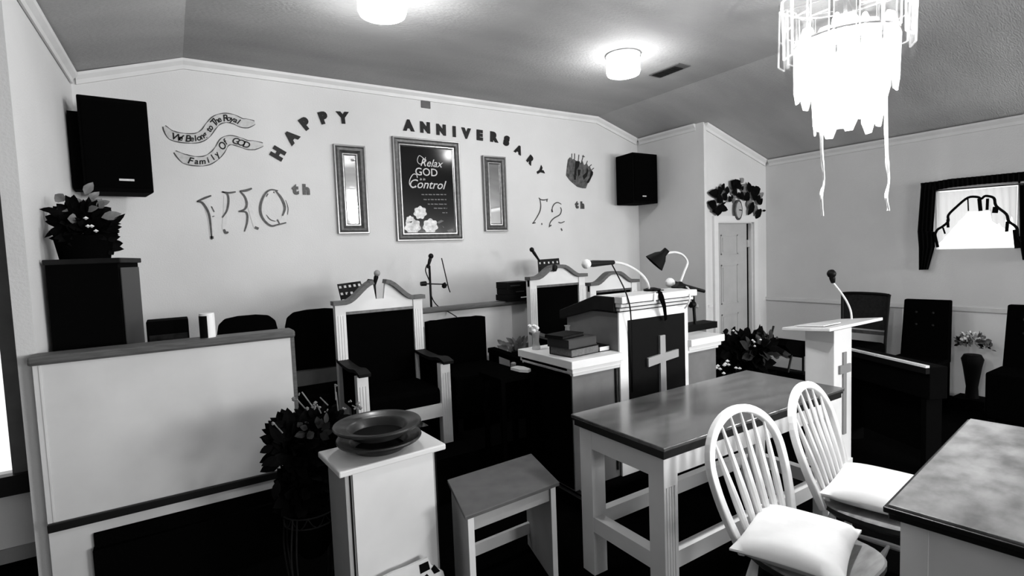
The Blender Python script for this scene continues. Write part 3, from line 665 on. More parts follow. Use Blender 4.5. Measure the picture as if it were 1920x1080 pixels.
def mic(label, name, head, tail, hr, headm, bodym, neck=None, neckm=SATIN, base=None, extra=None, neck_r=.009, group=None, fat=.018):
    head = Vector(head); tail = Vector(tail); d = (tail-head).normalized(); L = (tail-head).length
    bp_ = base if base is not None else tail
    t = thing(name, label, 'microphone', bp_, group)
    MB().lathe(head, [(0, -hr), (hr*.6, -hr*.8), (hr*.95, -hr*.3), (hr, .1*hr), (hr*.85, .6*hr), (hr*.55, .9*hr)], 20, ax=d).build('mic_head', headm, t)
    MB().lathe(head+d*hr*.8, [(hr*.6, 0), (fat, L*.15), (fat*.8, L*.5), (fat*.65, L-hr*.8), (0, L-hr*.8)], 16, ax=d).build('mic_body', bodym, t)
    if neck: MB().tube(spline(neck, 8), neck_r, 8).build('gooseneck', neckm, t)
    return t
y0 = PY+.12
pt = 1.3185
gb = onY(1217, 541, y0+.02); gb.z = pt+.01
m1 = mic('large gooseneck microphone with white foam head arching over the pulpit left', 'pulpit_microphone', onY(1099, 495, y0-.05), onY(1150, 492, y0), .030, FOAM, BLACKM,
    neck=[onY(1148, 491, y0), onY(1175, 497, y0), onY(1200, 512, y0), onY(1213, 528, y0), gb], base=(gb.x, gb.y, pt), group='microphones', fat=.022)
MB().lathe((gb.x+.03, gb.y, pt), [(.06, 0), (.06, .012), (.02, .022), (0, .022)], 20).build('mic_base', BLACKM, m1)
P = [onY(1147, 495, y0-.01), onY(1160, 520, y0-.02), onY(1172, 545, PY-.03), onY(1181, 575, PY-.056), onY(1184, 620, PY-.03), onY(1186, 700, PY-.012), onY(1187, 735, PY-.012)]
MB().tube(spline(P, 5), .0045, 6).build('mic_cable', BLACKM, m1)
yl = PY+.16
lb = onY(1275, 537, yl); lb.z = pt
lm = thing('desk_lamp', 'black gooseneck desk lamp with chrome stem on the pulpit', 'lamp', lb)
MB().lathe(lb, [(.075, 0), (.075, .012), (.03, .03), (.012, .045), (0, .045)], 24, sy=.7).build('lamp_base', BLACKM, lm)
MB().tube(spline([(lb.x, lb.y, pt+.03), onY(1283, 510, yl), onY(1289, 492, yl), onY(1280, 478, yl), onY(1265, 473, yl), onY(1250, 475, yl)], 6), .008, 8).build('lamp_neck', SATIN, lm)
sc_ = onY(1249, 470, yl); sd = (onY(1226, 494, yl+.055)-sc_).normalized()
MB().lathe(sc_, [(0, -.012), (.022, -.01), (.026, .03), (.05, .06), (.078, .125), (.074, .125), (.045, .06), (0, .05)], 24, ax=sd).build('lamp_shade', BLACK2, lm)
P = [onY(1283, 536, yl-.01), onY(1291, 541, PY+.05), onY(1294, 553, PY-.057), onY(1291, 568, PY-.055), onY(1284, 578, PY-.02)]
MB().tube(spline(P, 6), .006, 7).build('white_cord', WHITE, lm)
# black strap over the pulpit front
y_ = PY-.056
st = thing('black_strap', 'narrow black strap draped over the front edge of the pulpit top', 'strap', onY(1245, 598, y_))
P = [onY(1231, 545, PY+.06), onY(1236, 545, PY-.03), onY(1239, 556, y_), onY(1245, 575, y_), onY(1248, 600, y_+.03)]
mb = MB(); mb.strip([P[0], P[1]], .06, (0, 0, 1), .006); mb.strip(P[1:], [.05, .045, .03, .022], OUT, .006); mb.build('strap_band', BLACK, st, smooth=False)
MB().strip([onY(1228, 548, y_), onY(1227, 566, y_)], .014, OUT, .004).build('white_tag', WHITE2, st, smooth=False)
# desktop stand on right wing holding horizontal mic
ys = PY+.25
tb = onY(1310, 622, ys); tb.z = wt
ms = thing('microphone_stand', 'black tabletop microphone stand on the right pulpit wing', 'stand', tb)
mb = MB(); a = onY(1286, 612, ys); b = onY(1335, 611, ys); mb.box((3.08, ys-.05, wt), (b.x, ys+.08, wt+.05)); mb.build('stand_base', BLACK2, ms)
MB().tube([(onY(1303, 600, ys).x, ys, wt+.045), onY(1299, 549, ys)], .012, 10).build('stand_pole', BLACKM, ms)
MB().lathe(onY(1298, 571, ys), [(0, -.02), (.024, -.02), (.024, .02), (0, .02)], 12, ax=(1, 0, .1)).build('clamp', BLACKM, ms)
mic('microphone with white foam head lying tilted behind the desk lamp', 'handheld_microphone', onY(1256, 530, ys-.01), onY(1320, 546, ys+.02), .036, FOAM, BLACKM, base=onY(1298, 549, ys), group='microphones', fat=.021)

# ================================================================== THRONE ARMCHAIRS
def throne(name, label, x0, x1, yb, z0, hs, apex, rz=0, gap=False):
    """white framed high-back pulpit chair; local coords origin at back-left foot; yb is back plane"""
    w = x1-x0; t = thing(name, label, 'armchair', (x0, yb, z0), 'white-framed pulpit chairs', rz, True)
    ps = .072; H = hs; dep = .50
    for s_, xx in ((0, 0), (1, w-ps)):
        mb = MB(); mb.box((xx, -.06, 0), (xx+ps, 0, H))
        for k in range(3): mb.box((xx+.015+k*.018, -.064, .5), (xx+.022+k*.018, -.06, H-.08))
        mb.build('back_post', WHITE, t)
        mb = MB(); mb.box((xx, -dep, 0), (xx+ps, -dep+.06, .565))
        for k in range(3): mb.box((xx+.015+k*.018, -dep-.004, .05), (xx+.022+k*.018, -dep, .5))
        mb.build('front_leg', WHITE, t)
        ax = xx+ps/2; P = [(ax, -.02, .60), (ax, -.15, .587), (ax, -.32, .582), (ax, -.46, .597), (ax, -.555, .58)]
        mb = MB(); S = spline(P, 5)
        for i in range(len(S)-1): mb.bar(S[i], S[i+1], .078, .022)
        mb.build('armrest', CAP if not gap else DWOOD, t)
        MB().box((xx+.025, -dep+.05, .30), (xx+ps-.025, -.062, .57)).build('arm_panel', BLACK, t)
    MB().box((ps, -dep+.005, .195), (w-ps, -dep+.035, .285)).build('front_rail', WHITE, t)
    MB().box((ps, -.045, .37), (w-ps, -.02, H-.06)).build('back_cushion', BLACK, t, bevel=.01)
    MB().box((ps*.9, -dep+.02, .27), (w-ps*.9, -.05, .40)).build('seat_cushion', BLACK, t, bevel=.03)
    # pediment board
    n = 12; pts = []
    A = apex-z0-H
    def ped(s): s = abs(s); return A*(.5+.5*math.cos(math.pi*min(1, max(0, (s-.12)/.68))))
    pts = [(0, -.05, H-.06), (w, -.05, H-.06)]+[(w/2+w/2*(1-2*i/(2*n)), -.05, H+ped(1-2*i/(2*n))) for i in range(2*n+1)]
    if gap: pts = [(0, -.05, H-.06), (w, -.05, H-.06)]+[(w/2+w/2*q_, -.05, H+ped(q_)) for q_ in [1-i/14 for i in range(13)]]+[(w/2+.03, -.05, H+.02), (w/2-.03, -.05, H+.02)]+[(w/2-w/2*q_, -.05, H+ped(q_)) for q_ in [i/14+.14 for i in range(13)]]
    MB().prism(pts, (0, .03, 0)).build('pediment', WHITE, t, smooth=False)
    MB().box((ps, -.058, H-.075), (w-ps, -.05, H-.055)).build('top_bead', FRAMEM, t)
    rng = [(-1.05, -.15), (.13, 1.05)] if gap else [(-1.05, 0), (0, 1.05)]
    for a, b in rng:
        mb = MB(); S = [(w/2+w/2*(a+(b-a)*i/10), -.045, H+ped(a+(b-a)*i/10)+.012) for i in range(11)]
        for i in range(10): mb.bar(S[i], S[i+1], .085, .03, up=(0, 0, 1))
        mb.build('scroll_moulding', CAP, t)
    mb = MB(); mb.box((ps*.4, -dep+.08, .05), (ps*.8, -.05, .1)); mb.box((w-ps*.8, -dep+.08, .05), (w-ps*.4, -.05, .1)); mb.build('side_stretcher', BLACK, t)
    return t
throne('pulpit_chair', 'white-framed black armchair with broken pediment behind the offering plates', .945, 1.60, 3.85, PZ, 1.0, 1.435, 0, True)
throne('pulpit_chair', 'tallest white-framed chair with curved crest, beside the book binders', 2.645, 3.275, 3.90, PZ, 1.075, 1.47)
throne('pulpit_chair', 'white-framed chair with curved crest showing above the pulpit top', 3.34, 3.96, 3.90, PZ, .98, 1.375)
# black armchair with choir keyboard side
ba = thing('black_armchair', 'low black high-back armchair between the white-framed chairs', 'armchair', (2.0, 3.7, PZ))
a = onY(802, 600, 3.92); b = onY(910, 600, 3.92)
z1 = onY(855, 597, 3.92).z
mb = MB(); n = 10; pts = [(b.x, 3.92, PZ+.35), (a.x, 3.92, PZ+.35), (a.x, 3.92, z1-.01)]+[(a.x+(b.x-a.x)*(i/n), 3.92, z1-.012+.012*math.sin(math.pi*i/n)+(.006 if i in (1, n-1) else 0)) for i in range(1, n)]+[(b.x, 3.92, z1-.01)]
mb.prism(pts, (0, .07, 0)); mb.build('backrest', BLACK, ba)
MB().box((a.x, 3.47, PZ+.1), (b.x, 3.92, PZ+.42)).build('seat', BLACK, ba, bevel=.02)
mb = MB(); q1 = onY(911, 657, 3.91); q2 = onY(966, 668, 3.57); mb.bar((b.x+.04, 3.91, q1.z), (b.x+.06, 3.47, q1.z-.03), .07, .04); mb.box((b.x+.015, 3.47, PZ), (b.x+.08, 3.53, q1.z-.05)); mb.box((b.x+.015, 3.85, PZ), (b.x+.08, 3.91, q1.z-.02)); mb.build('arm', BLACK, ba)
for xx in (a.x+.02, b.x-.06):
    for yy in (3.49, 3.87): MB().box((xx, yy, PZ), (xx+.04, yy+.04, PZ+.11)).build('leg', BLACKM, ba)
MB().box((a.x-.07, 3.99, PZ+.3), (a.x-.005, 4.03, z1-.05)).build('side_panel', STOOLW, ba)

# ================================================================== SIDE TABLE WITH THINGS (dark, left of pulpit)
tz = .835
st_ = thing('side_table', 'small black table left of the pulpit carrying papers', 'table', (1.82, 2.94, 0))
pa = onZ(932, 698, tz); pb_ = onZ(1010, 700, tz)
MB().box((1.68, 2.80, tz-.03), (1.955, 3.08, tz)).build('table_top', BLACK, st_, bevel=.004)
for xx in (1.69, 1.91):
    for yy, zb in ((2.81, 0), (3.02, 0)): MB().box((xx, yy, zb), (xx+.03, yy+.03, tz-.03)).build('leg', BLACK, st_)
o = MB().prism([Vector((x_, y_, tz+.001)) for x_, y_ in ((1.87,2.98),(1.93,2.99),(1.95,2.94),(1.945,2.85),(1.91,2.83),(1.875,2.88))], (0, 0, .018)).build('white_tray', WHITE2); tag(o, 'small white tray on the black side table', 'tray')
o = MB().lathe((1.925, 3.03, tz+.001), [(.018, 0), (.018, .03), (.012, .035), (0, .035)], 14).build('small_cup', FOAMG); tag(o, 'tiny pale cup behind the white tray on the side table', 'cup')
o = MB().box((onZ(930,700,tz).x+.02, onZ(930,700,tz).y-.03, tz+.001), (onZ(930,700,tz).x+.16, onZ(930,700,tz).y+.06, tz+.016)).build('closed_folder', BOOKG) if False else None
# crystal vase + translucent bouquet
cv = onY(994, 654, 3.02)
vs_ = thing('crystal_vase', 'clear crystal vase standing beside the tall white-framed chair', 'vase', (cv.x, 3.02, wt))
vx = 2.03; vy = 2.90
vs_.location = (vx, vy, wt)
mb = MB(); mb.lathe((vx, vy, wt), [(.028, 0), (.03, .01), (.02, .05), (.024, .10), (.03, .12)], 16); mb.build('vase_body', CLEAR, vs_)
mb = MB()
for k in range(7): mb.lathe((vx+random.uniform(-.035, .035), vy+random.uniform(-.03, .03), wt+random.uniform(.12, .17)), [(0, -.014), (.012, -.006), (.014, .004), (0, .014)], 8)
mb.build('white_blossoms', PETAL, vs_)
bq = onY(962, 655, 3.95)
bt = thing('grey_bouquet', 'shadowy grey bouquet of artificial flowers against the short half wall', 'plant', (bq.x, 3.98, PZ))
mb = MB()
for k in range(46):
    a_ = random.uniform(0, math.tau); r_ = random.uniform(0, .13); p = Vector((bq.x+.04+r_*math.cos(a_), 3.98+.5*r_*math.sin(a_), bq.z-.05+random.uniform(0, .10)))
    leaf(mb, p, (math.cos(a_), .3*math.sin(a_), random.uniform(.1, .9)), random.uniform(.05, .10), .04, (0, -1, 0))
mb.build('leaves', LEAFG, bt, smooth=False)
MB().lathe((bq.x+.04, 3.98, PZ), [(.07, 0), (.08, .1), (.05, .3), (.06, bq.z-PZ-.02), (0, bq.z-PZ-.02)], 16).build('pot', BLACK2, bt)

# binders on the rear cap
G = 'dark binders stacked on the rear half wall'
c0 = onY(962, 560, 4.2); zc_ = 1.176
for i, (l, h, dx, rz) in enumerate((('dark binder at the bottom of the stack on the rear half wall', .055, .0, .03), ('dark binder with pale spine label, middle of the rear stack', .055, .012, -.02), ('dark binder on top of the stack on the rear half wall', .06, .008, .02))):
    z = zc_+.001+sum((.056, .056, .061)[:i]); t = thing('binder', l, 'binder', (c0.x+dx, 4.2, z), G, rz, True)
    MB().box((-.13, -.10, 0), (.13, .10, h)).build('cover', BLACK2, t, bevel=.003)
    MB().box((.02-.06*i, -.102, h*.4), (.09-.04*i, -.10, h*.55)).build('spine_label', BOOKG if i != 0 else WHITE, t)

# ================================================================== MICROPHONES / STANDS BEHIND
def floor_stand(label, u, ub, vt, y, vb=None):
    top = onY(u, vt, y); t = thing('microphone_stand', label, 'stand', (top.x, y, PZ), 'tall black microphone stands')
    MB().tube([(top.x, y, PZ+.02), top], .011, 8).build('stand_pole', BLACKM, t)
    mb = MB()
    for k in range(3):
        a = k*2.09+.5; mb.tube([(top.x, y, PZ+.10), (top.x+.17*math.cos(a), y+.17*math.sin(a), PZ+.012)], .009, 6)
    mb.build('tripod_leg', BLACKM, t); return t, top
YM = 4.42
t, top = floor_stand('tall black microphone stand with side clamp behind the rear half wall', 805, 805, 498, YM)
mb = MB(); a = onY(793, 532, YM); b = onY(833, 533, YM); mb.tube([a, b], .006, 6); mb.lathe(a, [(0, -.02), (.02, -.02), (.022, .03), (0, .04)], 10, ax=(1, 0, 0)); mb.lathe(b+Vector((0, 0, -.01)), [(0, -.03), (.02, -.02), (.026, .01), (0, .03)], 10, ax=(.3, 0, 1)); mb.build('side_clamp', BLACKM, t)
MB().tube([onY(828, 484, YM), onY(841, 540, YM), onY(844, 548, YM)], .005, 6).build('clip_rod', BLACKM, t)
m_ = mic('black microphone on the tall stand between mirror and poster', 'handheld_microphone', onY(808, 480, YM), onY(802, 503, YM), .024, BLACKM, BLACKM, base=onY(803, 503, YM), group='microphones', fat=.016)
MB().tube(spline([onY(801, 496, YM), onY(798, 508, YM-.02), onY(806, 530, YM-.02), onY(809, 555, YM-.05), onY(820, 573, YM-.12), onY(843, 586, 4.1), onY(856, 594, 3.83)], 6), .005, 6).build('mic_cable', BLACKM, m_)
def music_stand(label, quad, y, rows, cols, polx):
    P = [onY(u, v, y) for u, v in quad]; c = sum(P, Vector())/4; t = thing('music_stand', label, 'music stand', (c.x, y+.03, PZ), 'perforated black music stands')
    # perforated sheet: build as a grid with real holes
    mb = MB(); P0, P1, P2, P3 = P
    def at(s, r): return P0.lerp(P1, s).lerp(P3.lerp(P2, s), r)
    W_ = (P1-P0).length; H_ = (P3-P0).length; hr = .010
    xs = []; 
    for k in range(cols): c_ = (k+.5)/cols; xs += [c_-hr/W_, c_+hr/W_]
    ys_ = []
    for k in range(rows): c_ = (k+.5)/rows; ys_ += [c_-hr/H_, c_+hr/H_]
    X_ = [0]+xs+[1]; Y_ = [0]+ys_+[1]
    for i in range(len(X_)-1):
        for j in range(len(Y_)-1):
            if i % 2 == 1 and j % 2 == 1: continue
            mb.prism([at(X_[i], Y_[j]), at(X_[i+1], Y_[j]), at(X_[i+1], Y_[j+1]), at(X_[i], Y_[j+1])], (0, .003, 0))
    mb.build('perforated_desk', BLACKM, t, smooth=False)
    MB().tube([(polx, y+.03, PZ), (polx, y+.02, c.z)], .010, 8).build('stand_pole', BLACKM, t)
    mb = MB()
    for k in range(3): a = k*2.09+.2; mb.tube([(polx, y+.03, PZ+.10), (polx+.15*math.cos(a), y+.03+.15*math.sin(a), PZ+.01)], .008, 6)
    mb.build('tripod_leg', BLACKM, t); return t
music_stand('perforated music stand peeking above the left white-framed chair', ((632,533),(676,527),(688,566),(641,570)), 4.55, 3, 5, onY(655, 560, 4.55).x)
music_stand('perforated music stand peeking above the tallest white-framed chair', ((1008,487),(1048,484),(1052,512),(1010,514)), 4.6, 2, 5, onY(1030, 510, 4.6).x)
t, top = floor_stand('short microphone stand rising behind the left white-framed chair', 702, 702, 530, 4.3)
mb = MB(); mb.lathe(onY(694, 528, 4.3), [(0, -.03), (.02, -.02), (.02, .02), (0, .03)], 10, ax=(1, 0, -.2)); mb.build('side_clamp', BLACKM, t)
mic('microphone with pale grille above the gap in the left chair crest', 'handheld_microphone', onY(707, 512, 4.25), onY(702, 534, 4.27), .026, FOAMG, BLACKM, base=onY(702, 534, 4.27), group='microphones', fat=.019)
MB().tube([onY(703, 534, 4.24), onY(700, 551, 4.2)], .008, 6).build('cable_tail', BLACKM, t)
t, top = floor_stand('microphone stand rising behind the tallest white-framed chair', 1013, 1013, 500, 4.4)
mic('slanted black microphone left of the tallest chair crest', 'handheld_microphone', onY(997, 468, 4.4), onY(1012, 490, 4.4), .024, BLACKM, BLACKM, base=onY(1012, 490, 4.4), group='microphones', fat=.016)
o = MB().lathe(onY(1039, 503, 3.82), [(0, -.035), (.028, -.02), (.03, .01), (.02, .03), (0, .035)], 10, ax=(.2, -.3, 1)).build('rosette_knob', BLACKM); tag(o, 'black rosette on the crest of the tallest chair', 'ornament')

# ================================================================== ORGAN, AMPLIFIER, CHOIR CHAIRS (left)
og = thing('organ_cabinet', 'tall dark wooden organ cabinet carrying the leafy plant', 'cabinet', (-.40, 3.6, PZ))
R8 = math.radians(-9); piv = (-.228, 3.43, 0)
MB().box((-.533, 3.43, PZ), (-.235, 3.86, 1.645), R8, piv).build('cabinet_body', PLAST, og)
MB().box((-.231, 3.45, .9), (-.227, 3.84, 1.62), R8, piv).build('side_panel', BOOKG, og)
MB().box((-.541, 3.42, 1.645), (-.22, 3.88, 1.672), R8, piv).build('cabinet_top', DWOOD, og, bevel=.004)
am = thing('amplifier_box', 'low black amplifier box between the organ and the white can', 'amplifier', (-.03, 3.6, PZ))
MB().box((-.135, 3.42, PZ), (.058, 3.58, 1.325)).build('amplifier_body', PLAST, am, bevel=.004)
MB().box((-.125, 3.412, 1.10), (.05, 3.42, 1.25)).build('front_grille', GREYF, am)
a = onY(372, 590, 3.35); b = onY(404, 590, 3.35)
cn = thing('tall_can', 'tall black and white can standing on the half wall cap', 'can', ((a.x+b.x)/2, YP-.05, 1.2375))
mb = MB(); cxx = (onY(388, 600, YP-.05).x); zt = onY(388, 587, YP-.05).z
cn.location = (cxx, YP-.05, 1.2375)
R_ = (onY(404, 600, YP-.05).x-onY(374, 600, YP-.05).x)/2
MB().lathe((cxx, YP-.05, 1.2375), [(R_, 0), (R_, zt-1.2375-.01), (R_*.93, zt-1.2375), (0, zt-1.2375)], 28).build('can_body', WHITE, cn)
mb = MB()
mb.add([(cxx+(R_+.001)*math.cos(t_), YP-.05+(R_+.001)*math.sin(t_), z) for z in (1.238, zt-.012) for t_ in [math.radians(180+q_*8) for q_ in range(12)]], [(i, i+1, 13+i, 12+i) for i in range(11)])
mb.build('dark_label', BLACK2, cn)
def choir_chair(label, x0, x1, y, ztop, rz=0):
    w = x1-x0; t = thing('choir_chair', label, 'chair', ((x0+x1)/2, y, PZ), 'black choir chairs', rz, True); hw_ = w/2
    zt = ztop-PZ
    pts = []
    for k in range(9): a = math.pi*k/8; pts.append((hw_*.95*math.cos(a)*1.0, 0, zt-.12+.12*math.sin(a)))
    pts = [(hw_, 0, zt-.12), (hw_*.93, 0, zt-.05), (hw_*.72, 0, zt-.012), (hw_*.3, 0, zt), (-hw_*.3, 0, zt), (-hw_*.72, 0, zt-.012), (-hw_*.93, 0, zt-.05), (-hw_, 0, zt-.12), (-hw_, 0, .47), (hw_, 0, .47)]
    MB().prism(pts, (0, .05, 0)).build('backrest', BLACK, t, bevel=.01)
    MB().box((-hw_*.8, .01, .345), (hw_*.8, .03, .475)).build('lower_back_panel', STOOLW, t)
    MB().box((-hw_, -.42, .24), (hw_, -.0, .35)).build('seat', BLACK, t, bevel=.02)
    for sx in (-1, 1):
        MB().tube([(sx*hw_*.92, .03, 0), (sx*hw_*.92, .03, .50)], .012, 8).build('leg', BLACKM, t); MB().tube([(sx*hw_*.92, -.4, 0), (sx*hw_*.92, -.4, .26)], .012, 8).build('leg', BLACKM, t)
    return t
p0 = onY(405, 600, 4.0); p1 = onY(521, 605, 4.0)
choir_chair('black round-backed choir chair showing above the half wall cap', p0.x, p1.x, 4.0, onY(462, 592, 4.0).z)
p0 = onY(535, 600, 4.32); 
choir_chair('black round-backed choir chair left of the broken-pediment armchair', p0.x, p0.x+.47, 4.32, onY(590, 580, 4.32).z)

# ================================================================== PLANTS
def cluster(mb, c, rad, n, L, Wd, up=.2):
    c = Vector(c)
    for k in range(n):
        a = random.uniform(0, math.tau); b = random.uniform(-.5, 1.2); r = random.random()**.5
        dv = Vector((math.cos(a)*math.cos(b), math.sin(a)*math.cos(b), math.sin(b)))
        p = c+Vector((dv.x*rad[0], dv.y*rad[1], dv.z*rad[2]))*r
        d = (dv+Vector((random.uniform(-.5, .5), random.uniform(-.5, .5), up+random.uniform(-.4, .4))))
        leaf(mb, p, d, L*random.uniform(.7, 1.3), Wd*random.uniform(.7, 1.2), (random.uniform(-.5, .5), -1, random.uniform(-.3, 1)))
pl = onZ(140, 487, 1.675)
pc_ = Vector((-.385, 3.64, 1.674))
po = thing('potted_plant', 'dark leafy artificial plant on top of the organ cabinet', 'plant', pc_)
MB().lathe(pc_, [(.11, 0), (.125, .09), (.13, .12), (.12, .115), (0, .11)], 20).build('pot', BLACK, po)
mb = MB(); cluster(mb, pc_+Vector((0, 0, .16)), (.10, .10, .14), 130, .075, .045); cluster(mb, pc_+Vector((0, 0, .10)), (.10, .09, .09), 80, .07, .045)
for u, v, u2, v2 in ((200,450,222,447),(205,425,235,400),(200,430,212,432),(110,395,73,392),(120,420,82,446),(205,470,213,478)):
    p = onY(u, v, 3.58); q_ = onY(u2, v2, 3.58); leaf(mb, p, q_-p, (q_-p).length, .03, (0, -1, 0))
mb.build('dark_foliage', LEAFD, po, smooth=False)
mb = MB(); cluster(mb, pc_+Vector((.0, -.02, .24)), (.10, .08, .11), 20, .07, .05)
p = onY(190, 408, 3.58); q_ = onY(228, 400, 3.58); leaf(mb, p, q_-p, (q_-p).length, .05, (0, -1, 0))
mb.build('grey_foliage', LEAFG, po, smooth=False)
mb = MB()
for u, v in ((161,409),(172,424),(165,424),(180,433)): mb.lathe(onY(u, v, 3.45), [(0, -.009), (.012, 0), (0, .009)], 6)
mb.build('pale_buds', PETAL, po)
# foreground floor plant between half wall and offering box
fx, fy = .40, 2.62
fp = thing('floor_plant', 'large dark bushy plant in a wire stand left of the offering box', 'plant', (fx+.05, fy, 0))
mb = MB(); cluster(mb, (.43, 2.64, .74), (.075, .10, .13), 130, .085, .055, 0); cluster(mb, (.45, 2.64, .50), (.07, .09, .13), 110, .08, .055, -.3)
cluster(mb, (.56, 2.70, .80), (.10, .07, .07), 70, .06, .04); cluster(mb, (.47, 2.66, .62), (.05, .09, .2), 90, .08, .05)
for u, v, u2, v2 in ((520,855,490,875),(512,835,487,850),(530,830,505,800),(520,900,515,940),(530,800,518,790)):
    p = onY(u, v, 2.5); q_ = onY(u2, v2, 2.5); leaf(mb, p, q_-p, (q_-p).length, .04, (0, -1, 0))
mb.build('dark_foliage', LEAFD, fp, smooth=False)
mb = MB(); cluster(mb, (.52, 2.56, .82), (.10, .03, .06), 14, .05, .035); mb.build('mid_foliage', LEAFM, fp, smooth=False)
mb = MB()
for u, v, u2, v2 in ((556,748,572,766),(566,735,590,768),(594,758,602,775),(628,720,630,750),(630,735,634,770),(513,793,530,812),(660,760,676,768),(600,745,615,760)):
    mb.tube([onY(u, v, 2.5), onY(u2, v2, 2.5)], .003, 5)
mb.build('flower_stem', LEAFG, fp)
mb = MB()
for u, v, r_ in ((551,748,.008),(574,766,.007),(590,756,.008),(588,765,.007),(672,755,.008),(675,764,.008),(668,768,.007),(645,765,.006),(630,722,.005),(600,762,.006),(560,738,.004),(612,770,.004),(655,752,.005),(514,795,.006)):
    for k in range(3): mb.lathe(onY(u+random.uniform(-3, 3), v+random.uniform(-3, 3), 2.46), [(0, -r_), (r_*1.1, 0), (0, r_)], 6)
mb.build('pale_blossom', LEAFG, fp)
# wire stand
mb = MB(); sx_, sy_ = fx+.08, fy-.02
MB().lathe((sx_, sy_, .22), [(.05, 0), (.09, .06), (.105, .2), (.10, .22), (0, .22)], 24).build('pot', BLACK, fp)
for z, r_ in ((.45, .125), (.40, .12)): mb.tube([(sx_+r_*math.cos(math.tau*k/28), sy_+r_*math.sin(math.tau*k/28), z) for k in range(28)], .0035, 5, True)
for k in range(10):
    a0 = math.tau*k/10; P = [(sx_+.123*math.cos(a0+math.tau/10*s_), sy_+.123*math.sin(a0+math.tau/10*s_), .45-.05*math.sin(math.pi*s_)) for s_ in (0, .25, .5, .75, 1)]; mb.tube(P, .0025, 4)
for k in range(4):
    a0 = math.tau*k/4+.7; 
    for da in (0, .18): mb.tube(spline([(sx_+.125*math.cos(a0+da), sy_+.125*math.sin(a0+da), .45), (sx_+.15*math.cos(a0+da), sy_+.15*math.sin(a0+da), .25), (sx_+.12*math.cos(a0+da), sy_+.12*math.sin(a0+da), .004)], 5), .004, 5)
mb.build('wire_stand', GREYF, fp)
# plant right of pulpit
rp = thing('floor_plant', 'broad dark leafy plant with white blossoms between pulpit and door', 'plant', (4.55, 3.25, PZ))
rc = onY(1395, 655, 3.25)
mb = MB(); cluster(mb, rc+Vector((0, 0, -.02)), (.34, .22, .17), 200, .13, .10, 0); cluster(mb, rc+Vector((-.1, 0, -.15)), (.28, .2, .15), 120, .13, .1, -.2)
for u, v, u2, v2 in ((1370,625,1376,618),(1440,650,1450,640),(1440,660,1464,660),(1430,640,1447,643),(1355,622,1374,620)):
    p = onY(u, v, 3.2); q_ = onY(u2, v2, 3.2); leaf(mb, p, q_-p, .11, .06, (0, -1, 0))
mb.build('dark_foliage', LEAFD, rp, smooth=False)
mb = MB(); cluster(mb, rc+Vector((0.02, -.2, -.02)), (.32, .06, .17), 34, .12, .09, 0); mb.build('mid_foliage', LEAFM, rp, smooth=False)
mb = MB()
for u, v in ((1375,620),(1411,638),(1426,637),(1415,649),(1414,641)): mb.lathe(onY(u, v, 3.0), [(0, -.012), (.014, 0), (0, .012)], 7)
for u, v in ((1343,690),(1350,692),(1346,686),(1360,682),(1364,677),(1358,685),(1366,684),(1380,690),(1387,691),(1357,700)): mb.lathe(onY(u, v, 2.85), [(0, -.015), (.018, 0), (0, .015)], 7)
mb.build('white_blossom', PETAL, rp)
rp.location = (rc.x, 3.25, PZ)
for ch in rp.children: ch.location = Vector((4.55, 3.25, PZ))-Vector(rp.location)
MB().lathe((rc.x-.05, 3.28, PZ), [(.10, 0), (.13, .12), (.14, rc.z-PZ-.12), (0, rc.z-PZ-.12)], 20).build('pot', BLACK, rp)

# ================================================================== OFFERING BOX, PLATES, STOOL
R2 = math.radians(3)
ob = thing('offering_box', 'white pedestal box carrying the stacked offering plates', 'pedestal', (.75, 2.3, 0))
pv = (.52, 2.15, 0)
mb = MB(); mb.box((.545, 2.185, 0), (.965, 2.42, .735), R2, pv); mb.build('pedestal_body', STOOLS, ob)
MB().box((.575, 2.177, .06), (.945, 2.185, .735), R2, pv).build('front_panel', WHITE, ob)
for xx in (.562, .958): MB().box((xx, 2.181, .0), (xx+.006, 2.184, .735), R2, pv).build('panel_groove', BLACK2, ob)
MB().box((.512, 2.148, .735), (1.0, 2.45, .762), R2, pv).build('pedestal_top', WHITE, ob, bevel=.006)
# brochure box at the foot
bc = thing('card_holder', 'white card holder with small dark photos on the pedestal front', 'card holder', onY(790, 1079, 2.15))
def cq(u, v, y=2.14): return onY(720+u/12, 1000+v/12, y)
MB().prism([cq(*p) for p in ((-60,1010),(200,880),(520,760),(980,545),(1060,700),(1330,850),(1400,1100),(-60,1250))], (0, .012, 0)).build('white_sleeve', WHITE2, bc)
mb = MB(); mb.prism([cq(*p, 2.139) for p in ((790,715),(990,625),(1035,800),(820,910))], (0, -.002, 0)); mb.prism([cq(*p, 2.139) for p in ((1060,800),(1130,700),(1265,845),(1130,910))], (0, -.002, 0)); mb.prism([cq(*p, 2.139) for p in ((915,960),(965,910),(1010,955),(1000,1010),(920,1010))], (0, -.002, 0))
mb.build('photo', BLACK2, bc)
def plate(label, z, cx, cy, r):
    t = thing('offering_plate', label, 'offering plate', (cx, cy, z), 'stacked offering plates')
    h = .055
    MB().lathe((cx, cy, z), [(r*.52, 0), (r*.60, .006), (r*.66, .03), (r*.98, h-.008), (r, h), (r*.985, h+.006), (r*.9, h+.003), (r*.88, h-.001), (r*.72, h-.006), (r*.66, h-.014), (r*.60, .014), (r*.58, .010)], 56).build('plate_rim', PLATE, t)
    MB().lathe((cx, cy, z+.008), [(r*.585, 0), (r*.585, .003), (0, .003)], 40).build('felt_liner', PLATED, t); return t
pcx, pcy = .735, 2.305
plate('wide dark wooden offering plate at the bottom of the stack', .7625, pcx, pcy, .188)
plate('wide dark wooden offering plate on top of the stack', .7625+.0625, pcx-.006, pcy-.002, .194)
